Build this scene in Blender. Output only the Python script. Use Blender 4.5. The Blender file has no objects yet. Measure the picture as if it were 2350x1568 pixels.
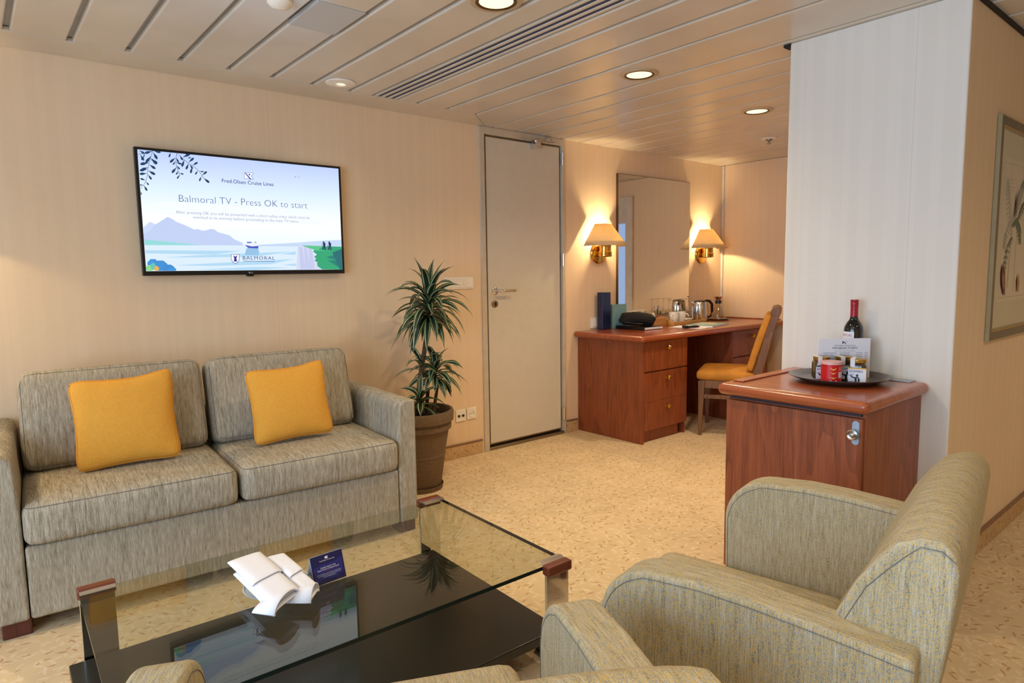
import bpy, bmesh, math, random
from mathutils import Vector, Matrix, Euler
random.seed(7)
R_ = math.radians
PI = math.pi
scene = bpy.context.scene
C = bpy.context.collection

# ------------------------------------------------------------------ camera
F_PX = 1493.44
YAW, PIT, ROLL = R_(50.1386), R_(-6.0177), R_(-0.8553)
fwd = Vector((math.cos(YAW)*math.cos(PIT), math.sin(YAW)*math.cos(PIT), math.sin(PIT)))
rgt = Vector((math.sin(YAW), -math.cos(YAW), 0))
upv = rgt.cross(fwd)
cr = rgt*math.cos(ROLL) + upv*math.sin(ROLL)
cu = upv*math.cos(ROLL) - rgt*math.sin(ROLL)
cam = bpy.data.cameras.new('camera')
cam.sensor_width = 36.0
cam.lens = 36.0*F_PX/2350.0
cam.clip_start = 0.02
camo = bpy.data.objects.new('camera', cam)
C.objects.link(camo)
M = Matrix((cr, cu, -fwd)).transposed().to_4x4()
M.translation = Vector((0, 0, 1.25))
camo.matrix_world = M
scene.camera = camo

# ------------------------------------------------------------------ light and exposure
scene.view_settings.view_transform = 'Standard'
scene.view_settings.look = 'None'
scene.view_settings.gamma = 1.0
scene.view_settings.exposure = 0.0
scene.view_settings.use_curve_mapping = False
world = bpy.data.worlds.new('sky')
scene.world = world
world.use_nodes = True
bg = world.node_tree.nodes['Background']
bg.inputs[0].default_value = (0.42, 0.60, 1.0, 1)
bg.inputs[1].default_value = 0.9


def light(name, kind, loc, energy, color, rot=(0, 0, 0), **kw):
    l = bpy.data.lights.new(name, kind)
    l.energy = energy
    l.color = color
    for k, v in kw.items():
        setattr(l, k, v)
    o = bpy.data.objects.new(name, l)
    C.objects.link(o)
    o.location = loc
    o.rotation_euler = rot
    return o


WARM = (1.0, 0.74, 0.40)
WARM2 = (1.0, 0.78, 0.50)
COOL = (0.58, 0.77, 1.0)
# daylight through the big window in the left wall
light('window_daylight', 'AREA', (-1.95, 0.6, 1.25), 128, COOL, (0, R_(-90), 0), shape='RECTANGLE', size=1.9, size_y=3.2)

# ------------------------------------------------------------------ material helpers


def lin(c):
    return tuple(((x/255)/12.92 if x/255 <= 0.04045 else ((x/255+0.055)/1.055)**2.4) for x in c)+(1,)


class NT:
    def __init__(s, name):
        s.m = bpy.data.materials.new(name)
        s.m.use_nodes = True
        s.t = s.m.node_tree
        s.b = s.t.nodes['Principled BSDF']
        s.out = s.t.nodes['Material Output']

    def n(s, typ, **kw):
        nd = s.t.nodes.new(typ)
        for k, v in kw.items():
            if k[0] == 'i' and k[1:].isdigit():
                s.put(nd.inputs[int(k[1:])], v)
            elif k.startswith('in_'):
                s.put(nd.inputs[k[3:].replace('_', ' ')], v)
            else:
                setattr(nd, k, v)
        return nd

    def put(s, sock, v):
        if isinstance(v, bpy.types.NodeSocket):
            s.t.links.new(v, sock)
        elif isinstance(v, bpy.types.Node):
            s.t.links.new(v.outputs[0], sock)
        else:
            sock.default_value = v

    def co(s, scale=(1, 1, 1), which='Object', rot=(0, 0, 0), loc=(0, 0, 0)):
        tc = s.n('ShaderNodeTexCoord')
        mp = s.n('ShaderNodeMapping')
        s.t.links.new(tc.outputs[which], mp.inputs[0])
        mp.inputs['Scale'].default_value = scale
        mp.inputs['Rotation'].default_value = rot
        mp.inputs['Location'].default_value = loc
        return mp.outputs[0]

    def noise(s, vec, scale=1.0, detail=2.0, rough=0.5, dist=0.0):
        nd = s.n('ShaderNodeTexNoise')
        s.put(nd.inputs['Vector'], vec)
        nd.inputs['Scale'].default_value = scale
        nd.inputs['Detail'].default_value = detail
        nd.inputs['Roughness'].default_value = rough
        nd.inputs['Distortion'].default_value = dist
        return nd.outputs['Fac']

    def ramp(s, fac, stops):
        nd = s.n('ShaderNodeValToRGB')
        s.put(nd.inputs[0], fac)
        e = nd.color_ramp.elements
        while len(e) < len(stops):
            e.new(0.5)
        for el, (p, c) in zip(e, stops):
            el.position = p
            el.color = c if len(c) == 4 else (c[0], c[1], c[2], 1)
        return nd.outputs[0]

    def math(s, op, a, b=None, c=None, clamp=False):
        nd = s.n('ShaderNodeMath', operation=op, use_clamp=clamp)
        s.put(nd.inputs[0], a)
        if b is not None:
            s.put(nd.inputs[1], b)
        if c is not None:
            s.put(nd.inputs[2], c)
        return nd.outputs[0]

    def mix(s, fac, a, b, blend='MIX'):
        nd = s.n('ShaderNodeMix', data_type='RGBA', blend_type=blend)
        s.put(nd.inputs[0], fac)
        s.put(nd.inputs[6], a)
        s.put(nd.inputs[7], b)
        return nd.outputs[2]

    def bump(s, h, strength=0.3, dist=0.01):
        nd = s.n('ShaderNodeBump')
        s.put(nd.inputs['Height'], h)
        nd.inputs['Strength'].default_value = strength
        nd.inputs['Distance'].default_value = dist
        s.t.links.new(nd.outputs[0], s.b.inputs['Normal'])

    def base(s, col, rough=0.5, metal=0.0, spec=0.5):
        s.put(s.b.inputs['Base Color'], col)
        s.put(s.b.inputs['Roughness'], rough)
        s.b.inputs['Metallic'].default_value = metal
        s.b.inputs['Specular IOR Level'].default_value = spec
        return s


_cache = {}


def plain(name, rgb, rough=0.5, metal=0.0, spec=0.5, var=0.06, coat=0.0):
    key = (name, rgb)
    if key in _cache:
        return _cache[key]
    t = NT(name)
    c = lin(rgb)
    nz = t.noise(t.co(), 14, 3)
    lo = tuple(x*(1-var) for x in c[:3])+(1,)
    hi = tuple(min(1, x*(1+var)) for x in c[:3])+(1,)
    t.base(t.ramp(nz, [(0.3, lo), (0.7, hi)]), rough, metal, spec)
    if coat:
        t.b.inputs['Coat Weight'].default_value = coat
        t.b.inputs['Coat Roughness'].default_value = 0.08
    _cache[key] = t.m
    return t.m


def emit(name, rgb, strength=1.0):
    key = (name, rgb, strength)
    if key in _cache:
        return _cache[key]
    t = NT(name)
    t.base((0.01, 0.01, 0.01, 1), 0.3)
    t.b.inputs['Emission Color'].default_value = lin(rgb)
    t.b.inputs['Emission Strength'].default_value = strength
    _cache[key] = t.m
    return t.m


def glassy(name, tint=(0.95, 0.97, 0.95), rough=0.0, ior=1.5, refl=1.0):
    """clear glass: what is behind shows through, with fresnel reflections"""
    t = NT(name)
    tr = t.n('ShaderNodeBsdfTransparent')
    tr.inputs[0].default_value = tint+(1,)
    gl = t.n('ShaderNodeBsdfGlossy')
    gl.inputs['Roughness'].default_value = rough
    gl.inputs['Color'].default_value = (refl, refl, refl, 1)
    fr = t.n('ShaderNodeFresnel')
    geo = t.n('ShaderNodeNewGeometry')
    # the fresnel node inverts its index on back faces; undo that so both sides of the pane act alike
    t.put(fr.inputs[0], t.math('ADD', ior, t.math('MULTIPLY', geo.outputs['Backfacing'], 1.0/ior-ior)))
    mx = t.n('ShaderNodeMixShader')
    t.t.links.new(fr.outputs[0], mx.inputs[0])
    t.t.links.new(tr.outputs[0], mx.inputs[1])
    t.t.links.new(gl.outputs[0], mx.inputs[2])
    t.t.links.new(mx.outputs[0], t.out.inputs[0])
    return t.m


def fabric_streak(name, stops, scale=1.0, yellow=None, bumpk=0.35):
    """woven cloth with fine threads running down the front faces and back over the tops"""
    t = NT(name)
    tc = t.n('ShaderNodeTexCoord')
    geo = t.n('ShaderNodeNewGeometry')
    sx = t.n('ShaderNodeSeparateXYZ')
    t.t.links.new(tc.outputs['Object'], sx.inputs[0])
    sn = t.n('ShaderNodeSeparateXYZ')
    tr = t.n('ShaderNodeVectorTransform', vector_type='NORMAL', convert_from='WORLD', convert_to='OBJECT')
    t.t.links.new(geo.outputs['True Normal'], tr.inputs[0])
    t.t.links.new(tr.outputs[0], sn.inputs[0])
    side = t.math('GREATER_THAN', t.math('ABSOLUTE', sn.outputs[0]), 0.7)
    mixa = t.n('ShaderNodeMix', data_type='FLOAT')
    t.put(mixa.inputs[0], side)
    t.put(mixa.inputs[2], sx.outputs[0])
    t.put(mixa.inputs[3], sx.outputs[1])
    across = mixa.outputs[0]
    mixb = t.n('ShaderNodeMix', data_type='FLOAT')
    t.put(mixb.inputs[0], side)
    t.put(mixb.inputs[2], sx.outputs[1])
    t.put(mixb.inputs[3], sx.outputs[0])
    cb = t.n('ShaderNodeCombineXYZ')
    t.put(cb.inputs[0], t.math('MULTIPLY', across, 430*scale))
    t.put(cb.inputs[1], t.math('MULTIPLY', mixb.outputs[0], 26*scale))
    t.put(cb.inputs[2], t.math('MULTIPLY', sx.outputs[2], 26*scale))
    n1 = t.noise(cb, 1.0, 2.0, 0.6)
    cb2 = t.n('ShaderNodeCombineXYZ')
    t.put(cb2.inputs[0], t.math('MULTIPLY', across, 800*scale))
    t.put(cb2.inputs[1], t.math('MULTIPLY', mixb.outputs[0], 760*scale))
    t.put(cb2.inputs[2], t.math('MULTIPLY', sx.outputs[2], 760*scale))
    n2 = t.noise(cb2, 1.0, 1.0)
    cb3 = t.n('ShaderNodeCombineXYZ')
    t.put(cb3.inputs[0], t.math('MULTIPLY', across, 90*scale))
    t.put(cb3.inputs[1], t.math('MULTIPLY', mixb.outputs[0], 6*scale))
    t.put(cb3.inputs[2], t.math('MULTIPLY', sx.outputs[2], 6*scale))
    n3 = t.noise(cb3, 1.0, 1.0)
    f = t.math('ADD', t.math('MULTIPLY', n1, 0.45), t.math('ADD', t.math('MULTIPLY', n2, 0.38), t.math('MULTIPLY', n3, 0.17)))
    col = t.ramp(f, stops)
    if yellow:
        cb4 = t.n('ShaderNodeCombineXYZ')
        t.put(cb4.inputs[0], t.math('MULTIPLY', across, 420*scale))
        t.put(cb4.inputs[1], t.math('MULTIPLY', mixb.outputs[0], 300*scale))
        t.put(cb4.inputs[2], t.math('MULTIPLY', sx.outputs[2], 300*scale))
        n4 = t.noise(cb4, 1.0, 1.5)
        col = t.mix(t.ramp(n4, [(0.46, (0, 0, 0)), (0.60, (0.72, 0.72, 0.72))]), col, yellow)
    t.base(col, 0.9, spec=0.2)
    t.bump(f, bumpk, 0.004)
    return t.m


def wood(name, dark, mid, light_, axis='Z', rough=0.35, scale=1.0, coat=0.0):
    t = NT(name)
    a, b = 30*scale, 1.6*scale
    sc = {'X': (b, a, a), 'Y': (a, b, a), 'Z': (a, a, b)}[axis]
    big = {'X': (0.7, 5, 5), 'Y': (5, 0.7, 5), 'Z': (5, 5, 0.7)}[axis]
    nb = t.noise(t.co(big), 1.0, 1.5, 0.5, 0.4)
    rings = t.math('FRACT', t.math('MULTIPLY', nb, 9.0))
    nf = t.noise(t.co(sc), 3.0, 4.0, 0.65, 0.1)
    f = t.math('ADD', t.math('MULTIPLY', nf, 0.8), t.math('MULTIPLY', rings, 0.16))
    col = t.ramp(f, [(0.25, lin(dark)), (0.5, lin(mid)), (0.75, lin(light_))])
    t.base(col, rough, spec=0.5)
    if coat:
        t.b.inputs['Coat Weight'].default_value = coat
        t.b.inputs['Coat Roughness'].default_value = 0.15
    t.bump(nf, 0.05, 0.002)
    return t.m


def wallpaper(name, rgb, axis='x', period=0.0068, contrast=0.035, seams=()):
    """ribbed vinyl wall covering with alternating plain and ribbed upright bands"""
    t = NT(name)
    tc = t.n('ShaderNodeTexCoord')
    sx = t.n('ShaderNodeSeparateXYZ')
    t.t.links.new(tc.outputs['Object'], sx.inputs[0])
    al = sx.outputs[0 if axis == 'x' else 1]
    z = sx.outputs[2]
    ph = t.math('FRACT', t.math('DIVIDE', al, 0.083))
    ph2 = t.math('FRACT', t.math('DIVIDE', al, 0.131))
    band = t.math('MULTIPLY', t.math('LESS_THAN', ph, 0.66), t.math('LESS_THAN', ph2, 0.85))
    ribs = t.math('SINE', t.math('MULTIPLY', z, 2*PI/period))
    ribs = t.math('MULTIPLY', t.math('ADD', ribs, 1.0), 0.5)
    h = t.math('MULTIPLY', ribs, band)
    stain = t.noise(t.co((1.1, 1.1, 0.5)), 2.2, 3.0, 0.6)
    c = lin(rgb)
    c1 = tuple(x*(1-contrast) for x in c[:3])+(1,)
    col = t.mix(h, c, c1)
    col = t.mix(t.ramp(stain, [(0.45, (0, 0, 0)), (0.75, (0.35, 0.35, 0.35))]), col, tuple([c[0]*0.90, c[1]*0.83, c[2]*0.74, 1]))
    for s in seams:
        d = t.math('LESS_THAN', t.math('ABSOLUTE', t.math('SUBTRACT', al, s)), 0.0012)
        col = t.mix(t.math('MULTIPLY', d, 0.2), col, (0.25, 0.2, 0.15, 1))
    t.base(col, 0.62, spec=0.3)
    t.bump(h, 0.12, 0.0010)
    return t.m


def carpet(name, ground, dark, pale, upright=False):
    t = NT(name)
    tc = t.n('ShaderNodeTexCoord')
    if upright:
        rm = t.n('ShaderNodeMapping')
        t.t.links.new(tc.outputs['Object'], rm.inputs[0])
        rm.inputs['Rotation'].default_value = (R_(90), 0, 0)
        src = rm.outputs[0]
    else:
        src = tc.outputs['Object']

    def strokes(scale, half_len, half_w, seed, spread):
        mp = t.n('ShaderNodeMapping')
        t.t.links.new(src, mp.inputs[0])
        mp.inputs['Scale'].default_value = (1, 1, 0)
        mp.inputs['Location'].default_value = (seed, seed*1.7, 0)
        wob = t.n('ShaderNodeTexNoise')
        t.t.links.new(mp.outputs[0], wob.inputs['Vector'])
        wob.inputs['Scale'].default_value = 60
        vo = t.n('ShaderNodeTexVoronoi', voronoi_dimensions='2D')
        t.t.links.new(mp.outputs[0], vo.inputs['Vector'])
        vo.inputs['Scale'].default_value = scale
        sub = t.n('ShaderNodeVectorMath', operation='SUBTRACT')
        t.t.links.new(mp.outputs[0], sub.inputs[0])
        t.t.links.new(vo.outputs['Position'], sub.inputs[1])
        sc = t.n('ShaderNodeSeparateColor')
        t.t.links.new(vo.outputs['Color'], sc.inputs[0])
        ang = t.math('MULTIPLY', t.math('SUBTRACT', sc.outputs[0], 0.5), spread)
        ca, sa = t.math('COSINE', ang), t.math('SINE', ang)
        sp = t.n('ShaderNodeSeparateXYZ')
        t.t.links.new(sub.outputs[0], sp.inputs[0])
        u = t.math('ADD', t.math('MULTIPLY', sp.outputs[0], ca), t.math('MULTIPLY', sp.outputs[1], sa))
        v = t.math('SUBTRACT', t.math('MULTIPLY', sp.outputs[1], ca), t.math('MULTIPLY', sp.outputs[0], sa))
        v = t.math('ADD', v, t.math('MULTIPLY', t.math('SUBTRACT', wob.outputs['Fac'], 0.5), half_w*3.0))
        ln = t.math('ADD', half_len*0.55, t.math('MULTIPLY', sc.outputs[1], half_len*0.6))
        a = t.math('DIVIDE', t.math('ABSOLUTE', u), ln)
        b = t.math('DIVIDE', t.math('ABSOLUTE', v), half_w)
        d = t.math('ADD', t.math('MULTIPLY', a, a), b)
        return t.math('MULTIPLY', t.math('LESS_THAN', d, 1.0), t.math('GREATER_THAN', sc.outputs[2], 0.25))
    s1 = strokes(21, 0.020, 0.0040, 3.1, 2.6)
    s2 = strokes(24, 0.024, 0.0060, 11.3, 3.1)
    s3 = strokes(19, 0.028, 0.0060, 5.9, 3.1)
    pile = t.noise(t.co(), 420, 2.0)
    big = t.noise(t.co(), 5.0, 2.0)
    g = lin(ground)
    gg = tuple(x*0.9 for x in g[:3])+(1,)
    col = t.ramp(big, [(0.35, gg), (0.65, g)])
    col = t.mix(t.math('MULTIPLY', s2, 0.45), col, lin(pale))
    col = t.mix(t.math('MULTIPLY', s3, 0.40), col, lin(pale))
    col = t.mix(t.math('MULTIPLY', s1, 0.62), col, lin(dark))
    sh = t.ramp(pile, [(0.2, (0.8, 0.8, 0.8)), (0.8, (1.12, 1.12, 1.12))])
    col = t.mix(1.0, col, sh, 'MULTIPLY')
    t.base(col, 0.95, spec=0.1)
    t.bump(pile, 0.4, 0.004)
    return t.m


WALL_RGB = (240, 214, 179)
M = {}
M['wall_n'] = wallpaper('wallpaper_north', WALL_RGB, 'x', seams=(1.31, 1.9, 5.04))
M['wall_e'] = wallpaper('wallpaper_east', WALL_RGB, 'y')
M['wall_col'] = wallpaper('wallpaper_pillar', (232, 226, 216), 'y', contrast=0.05, seams=(0.985,))
M['wall_side'] = wallpaper('wallpaper_pillar_side', WALL_RGB, 'x', contrast=0.05)
M['white'] = plain('painted_white', (222, 214, 202), 0.45)
M['cream_door'] = plain('cream_door_paint', (216, 208, 190), 0.42, var=0.02)
M['frame_paint'] = plain('cream_frame_paint', (205, 192, 170), 0.5)
M['carpet'] = carpet('flecked_carpet', (228, 202, 160), (182, 126, 72), (240, 224, 194))
M['base_carpet'] = carpet('carpet_skirting', (212, 178, 130), (170, 120, 75), (222, 196, 158), True)
M['base_cap'] = plain('brown_skirting_cap', (136, 100, 72), 0.5)
t = NT('ceiling_panel_enamel')
nz = t.noise(t.co(), 2.2, 3)
t.base(t.ramp(nz, [(0.35, lin((208, 200, 186))), (0.7, lin((222, 214, 200)))]), 0.30, spec=0.5)
t.b.inputs['Coat Weight'].default_value = 0.5
t.b.inputs['Coat Roughness'].default_value = 0.24
M['ceil'] = t.m
M['ceil_gap'] = plain('ceiling_gap_grey', (172, 176, 186), 0.5)
M['dark'] = plain('dark_gap', (22, 20, 20), 0.7)
M['navy_slot'] = plain('navy_slot', (52, 66, 104), 0.6)
t = NT('perforated_metal')
vo = t.n('ShaderNodeTexVoronoi')
t.put(vo.inputs['Vector'], t.co((1, 1, 1)))
vo.inputs['Scale'].default_value = 260
vo.inputs['Randomness'].default_value = 0.0
t.base(t.ramp(vo.outputs['Distance'], [(0.25, lin((70, 72, 78))), (0.42, lin((196, 196, 196)))]), 0.5)
M['perf'] = t.m
SOFA_STOPS = [(0.34, lin((92, 84, 68))), (0.44, lin((146, 136, 115))), (0.54, lin((174, 165, 145))), (0.66, lin((204, 200, 190)))]
M['sofa'] = fabric_streak('sofa_weave', SOFA_STOPS)
M['arm'] = fabric_streak('armchair_weave', [(0.34, lin((112, 106, 96))), (0.45, lin((154, 148, 132))), (0.55, lin((180, 174, 156))), (0.66, lin((206, 206, 200)))],
                         1.0, yellow=lin((210, 178, 98)), bumpk=0.4)
M['seam'] = plain('blue_grey_thread', (112, 110, 110), 0.9)
M['piping'] = plain('olive_piping', (128, 112, 84), 0.9)
t = NT('orange_linen')
w1 = t.noise(t.co((900, 900, 90)), 1, 1.5)
w2 = t.noise(t.co((90, 90, 900)), 1, 1.5)
f = t.math('MULTIPLY', t.math('ADD', w1, w2), 0.5)
t.base(t.ramp(f, [(0.3, lin((214, 150, 52))), (0.7, lin((236, 176, 76)))]), 0.85, spec=0.2)
t.bump(f, 0.3, 0.003)
M['orange'] = t.m
M['orange_pipe'] = plain('orange_piping', (222, 150, 44), 0.8)
M['cherry'] = wood('cherry_veneer', (106, 52, 30), (146, 78, 46), (166, 96, 60), 'Z', 0.38)
M['cherry_top_y'] = wood('cherry_top', (138, 64, 32), (170, 86, 46), (186, 102, 58), 'Y', 0.28, coat=0.4)
M['cherry_top_x'] = wood('cherry_desk_top', (128, 58, 28), (160, 78, 40), (178, 94, 52), 'X', 0.28, coat=0.4)
M['cherry_dark'] = wood('cherry_desk_veneer', (104, 50, 24), (140, 70, 36), (156, 84, 46), 'Z', 0.4)
M['walnut'] = wood('chair_walnut', (82, 52, 26), (118, 78, 42), (140, 98, 56), 'Z', 0.4)
M['foot_wood'] = wood('dark_foot_wood', (60, 26, 20), (92, 44, 34), (110, 58, 44), 'Z', 0.4)
M['bamboo'] = wood('bamboo', (168, 112, 52), (200, 146, 78), (214, 164, 96), 'X', 0.45)
M['velvet'] = plain('gold_velvet', (196, 132, 42), 0.75, var=0.15)
M['chrome'] = plain('chrome', (225, 225, 228), 0.07, 1.0, var=0.01)
M['steel'] = plain('brushed_steel', (150, 140, 126), 0.32, 1.0, var=0.03)
M['kettle_steel'] = plain('kettle_steel', (210, 205, 200), 0.15, 1.0, var=0.02)
M['brass'] = plain('polished_brass', (212, 168, 84), 0.12, 1.0, var=0.03)
M['gold_dark'] = plain('dark_gold_edge', (92, 66, 34), 0.35, 0.6)
M['black_glossy'] = plain('black_lacquer', (12, 12, 13), 0.28, coat=0.2)
M['black'] = plain('black_plastic', (14, 14, 16), 0.35)
M['black_soft'] = plain('black_nylon', (16, 15, 15), 0.85)
M['leather'] = plain('brown_leather_cap', (104, 44, 26), 0.35, var=0.15, coat=0.3)
M['table_glass'] = glassy('table_glass', (0.88, 0.90, 0.84), refl=0.75)
M['glass_edge'] = plain('green_glass_edge', (14, 34, 32), 0.15)
M['clear'] = glassy('clear_glass', (0.96, 0.96, 0.94))
M['plant_glass'] = M['clear']
M['window_glass'] = glassy('window_glass', (0.97, 0.98, 0.98))
M['mirror'] = plain('mirror_silver', (238, 238, 232), 0.0, 1.0, var=0.0)
M['porcelain'] = plain('white_porcelain', (235, 230, 220), 0.25)
M['blue_rim'] = plain('blue_rim', (110, 150, 175), 0.3)
M['napkin'] = plain('white_napkin', (236, 238, 246), 0.8, var=0.02)
M['navy'] = plain('navy_card', (24, 22, 74), 0.5)
M['navy2'] = plain('blue_panel_print', (38, 40, 112), 0.5)
M['red'] = plain('red_print', (170, 30, 60), 0.5)
M['paper'] = plain('white_paper', (232, 232, 240), 0.7, var=0.02)
M['ink'] = plain('dark_blue_ink', (40, 44, 84), 0.6)
M['ink_grey'] = plain('grey_ink', (120, 124, 150), 0.6)
M['plastic_white'] = plain('switch_plastic', (246, 240, 228), 0.35)
M['socket_dark'] = plain('socket_hole', (40, 36, 32), 0.5)
t = NT('textured_brown_pot')
nz = t.noise(t.co(), 260, 2)
t.base(t.ramp(nz, [(0.3, lin((88, 68, 46))), (0.7, lin((128, 104, 76)))]), 0.8)
t.bump(nz, 0.6, 0.003)
M['pot'] = t.m
M['soil'] = plain('soil', (50, 36, 24), 0.95, var=0.4)
t = NT('bark')
nz = t.noise(t.co((60, 60, 160)), 1, 3)
t.base(t.ramp(nz, [(0.3, lin((58, 42, 26))), (0.7, lin((112, 86, 58)))]), 0.9)
t.bump(nz, 0.5, 0.004)
M['bark'] = t.m
t = NT('striped_leaf')
uv = t.n('ShaderNodeUVMap')
sx = t.n('ShaderNodeSeparateXYZ')
t.t.links.new(uv.outputs[0], sx.inputs[0])
st = t.ramp(sx.outputs[0], [(0.0, lin((90, 112, 52))), (0.10, lin((30, 58, 30))), (0.20, lin((214, 216, 176))),
                            (0.26, lin((20, 50, 34))), (0.72, lin((16, 46, 34))), (0.77, lin((208, 212, 172))),
                            (0.84, lin((32, 60, 30))), (1.0, lin((96, 116, 54)))])
t.base(st, 0.38, spec=0.5)
M['leaf'] = t.m
t = NT('lamp_shade_fabric')
nz = t.noise(t.co((300, 300, 12)), 1, 2)
col = t.ramp(nz, [(0.35, lin((240, 216, 168))), (0.65, lin((250, 236, 204)))])
df = t.n('ShaderNodeBsdfDiffuse')
t.put(df.inputs[0], col)
tl = t.n('ShaderNodeBsdfTranslucent')
t.put(tl.inputs[0], col)
mx = t.n('ShaderNodeMixShader')
mx.inputs[0].default_value = 0.45
t.t.links.new(df.outputs[0], mx.inputs[1])
t.t.links.new(tl.outputs[0], mx.inputs[2])
t.t.links.new(mx.outputs[0], t.out.inputs[0])
M['shade'] = t.m
M['bulb'] = emit('warm_bulb', (255, 214, 150), 9.0)
M['downlight'] = emit('downlight_lamp', (255, 240, 190), 1.6)
M['steel_trim'] = plain('downlight_trim', (200, 180, 150), 0.35, 0.3)

# ------------------------------------------------------------------ mesh helpers
ROOT = {}


def place(bm, parent):
    """world coordinates -> the parent's own frame"""
    m = ROOT.get(parent.name)
    if m is not None:
        bm.transform(m.inverted())


def obj(name, bm, mats, parent=None, world=False, smooth=None, bevel=0.0, seg=2, sub=0, label=None):
    if world and parent is not None:
        place(bm, parent)
    bmesh.ops.recalc_face_normals(bm, faces=bm.faces[:])
    me = bpy.data.meshes.new(name)
    bm.to_mesh(me)
    bm.free()
    if not isinstance(mats, (list, tuple)):
        mats = [mats]
    for m in mats:
        me.materials.append(m)
    o = bpy.data.objects.new(name, me)
    C.objects.link(o)
    if smooth is not None or bevel:
        me.polygons.foreach_set('use_smooth', [True]*len(me.polygons))
        if not bevel:
            me.set_sharp_from_angle(angle=R_(smooth))
    if bevel:
        b = o.modifiers.new('bevel', 'BEVEL')
        b.width = bevel
        b.segments = seg
        b.limit_method = 'ANGLE'
        b.angle_limit = R_(40)
        b.harden_normals = True
    if sub:
        s = o.modifiers.new('sub', 'SUBSURF')
        s.levels = sub
        s.render_levels = sub
    if parent is not None:
        o.parent = parent
        if parent.name in ROOT:
            ROOT[o.name] = ROOT[parent.name]
    if label:
        o['label'] = label
    return o


def thing(name, label, cat, loc=(0, 0, 0), rotz=0.0, group=None, kind=None):
    o = bpy.data.objects.new(name, None)
    C.objects.link(o)
    o.location = loc
    o.rotation_euler = (0, 0, rotz)
    o.empty_display_size = 0.05
    o['label'] = label
    o['category'] = cat
    if group:
        o['group'] = group
    if kind:
        o['kind'] = kind
    ROOT[o.name] = Matrix.Translation(loc) @ Matrix.Rotation(rotz, 4, 'Z')
    return o


def tag(o, label, cat, group=None):
    o['label'] = label
    o['category'] = cat
    if group:
        o['group'] = group
    return o


def structure(name, bm, mats, parent=None, label=None, **kw):
    o = obj(name, bm, mats, parent, **kw)
    if parent is None:
        o['kind'] = 'structure'
        if label:
            o['label'] = label
    return o


def dup(root, loc, rotz=None, label=None, name=None):
    r = root.copy()
    C.objects.link(r)
    r.location = loc
    if rotz is not None:
        r.rotation_euler = (0, 0, rotz)
    if label:
        r['label'] = label
    for ch in list(root.children):
        c = ch.copy()
        C.objects.link(c)
        c.parent = r
        for g in list(ch.children):
            d = g.copy()
            C.objects.link(d)
            d.parent = c
    return r


def BM():
    return bmesh.new()


def box(bm, x0, x1, y0, y1, z0, z1, mi=0, mat=None):
    vs = [bm.verts.new((x, y, z)) for z in (z0, z1) for y in (y0, y1) for x in (x0, x1)]
    q = [(0, 2, 3, 1), (4, 5, 7, 6), (0, 1, 5, 4), (2, 6, 7, 3), (0, 4, 6, 2), (1, 3, 7, 5)]
    for f in q:
        fa = bm.faces.new([vs[i] for i in f])
        fa.material_index = mi
    if mat is not None:
        bmesh.ops.transform(bm, matrix=mat, verts=vs)
    return bm


def prism(bm, pts, a0, a1, axis='x', mi=0):
    """pts: outline in the two other axes (in order), extruded along axis"""
    def mk(p, a):
        return {'x': (a, p[0], p[1]), 'y': (p[0], a, p[1]), 'z': (p[0], p[1], a)}[axis]
    A = [bm.verts.new(mk(p, a0)) for p in pts]
    B = [bm.verts.new(mk(p, a1)) for p in pts]
    n = len(pts)
    for f in (A, B[::-1]):
        fa = bm.faces.new(f)
        fa.material_index = mi
    for i in range(n):
        fa = bm.faces.new((A[i], B[i], B[(i+1) % n], A[(i+1) % n]))
        fa.material_index = mi
    return bm


def lathe(bm, prof, n=32, c=(0, 0, 0), a0=0.0, a1=2*PI, mi=0, axis='z', cap=True):
    full = abs(a1-a0-2*PI) < 1e-6
    rows = []
    cnt = n if full else n+1
    for r, z in prof:
        row = []
        for i in range(cnt):
            a = a0+(a1-a0)*i/n
            p = (r*math.cos(a), r*math.sin(a), z)
            if axis == 'y':
                p = (p[0], -p[2], p[1])
            elif axis == 'x':
                p = (p[2], p[0], p[1])
            row.append(bm.verts.new((c[0]+p[0], c[1]+p[1], c[2]+p[2])))
        rows.append(row)
    for j in range(len(rows)-1):
        for i in range(n):
            k = (i+1) % cnt
            if not full and i+1 >= cnt:
                continue
            fa = bm.faces.new((rows[j][i], rows[j][k], rows[j+1][k], rows[j+1][i]))
            fa.material_index = mi
    if cap and full:
        for row, r in ((rows[0], prof[0][0]), (rows[-1], prof[-1][0])):
            if r > 1e-5:
                fa = bm.faces.new(row)
                fa.material_index = mi
    bmesh.ops.remove_doubles(bm, verts=bm.verts[:], dist=1e-6)
    return bm


def tube(bm, pts, r=0.005, n=8, mi=0, closed=False, rs=None):
    P = [Vector(p) for p in pts]
    m = len(P)
    rows = []
    up = Vector((0, 0, 1))
    for i, p in enumerate(P):
        if closed:
            d = P[(i+1) % m]-P[i-1]
        else:
            d = P[min(i+1, m-1)]-P[max(i-1, 0)]
        d.normalize()
        ref = up if abs(d.dot(up)) < 0.95 else Vector((1, 0, 0))
        a = d.cross(ref).normalized()
        b = d.cross(a).normalized()
        rr = rs[i] if rs else r
        rows.append([bm.verts.new(p+a*rr*math.cos(2*PI*k/n)+b*rr*math.sin(2*PI*k/n)) for k in range(n)])
    rng = range(m) if closed else range(m-1)
    for j in rng:
        A, B = rows[j], rows[(j+1) % m]
        for k in range(n):
            fa = bm.faces.new((A[k], A[(k+1) % n], B[(k+1) % n], B[k]))
            fa.material_index = mi
    if not closed:
        bm.faces.new(rows[0]).material_index = mi
        bm.faces.new(rows[-1][::-1]).material_index = mi
    return bm


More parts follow.
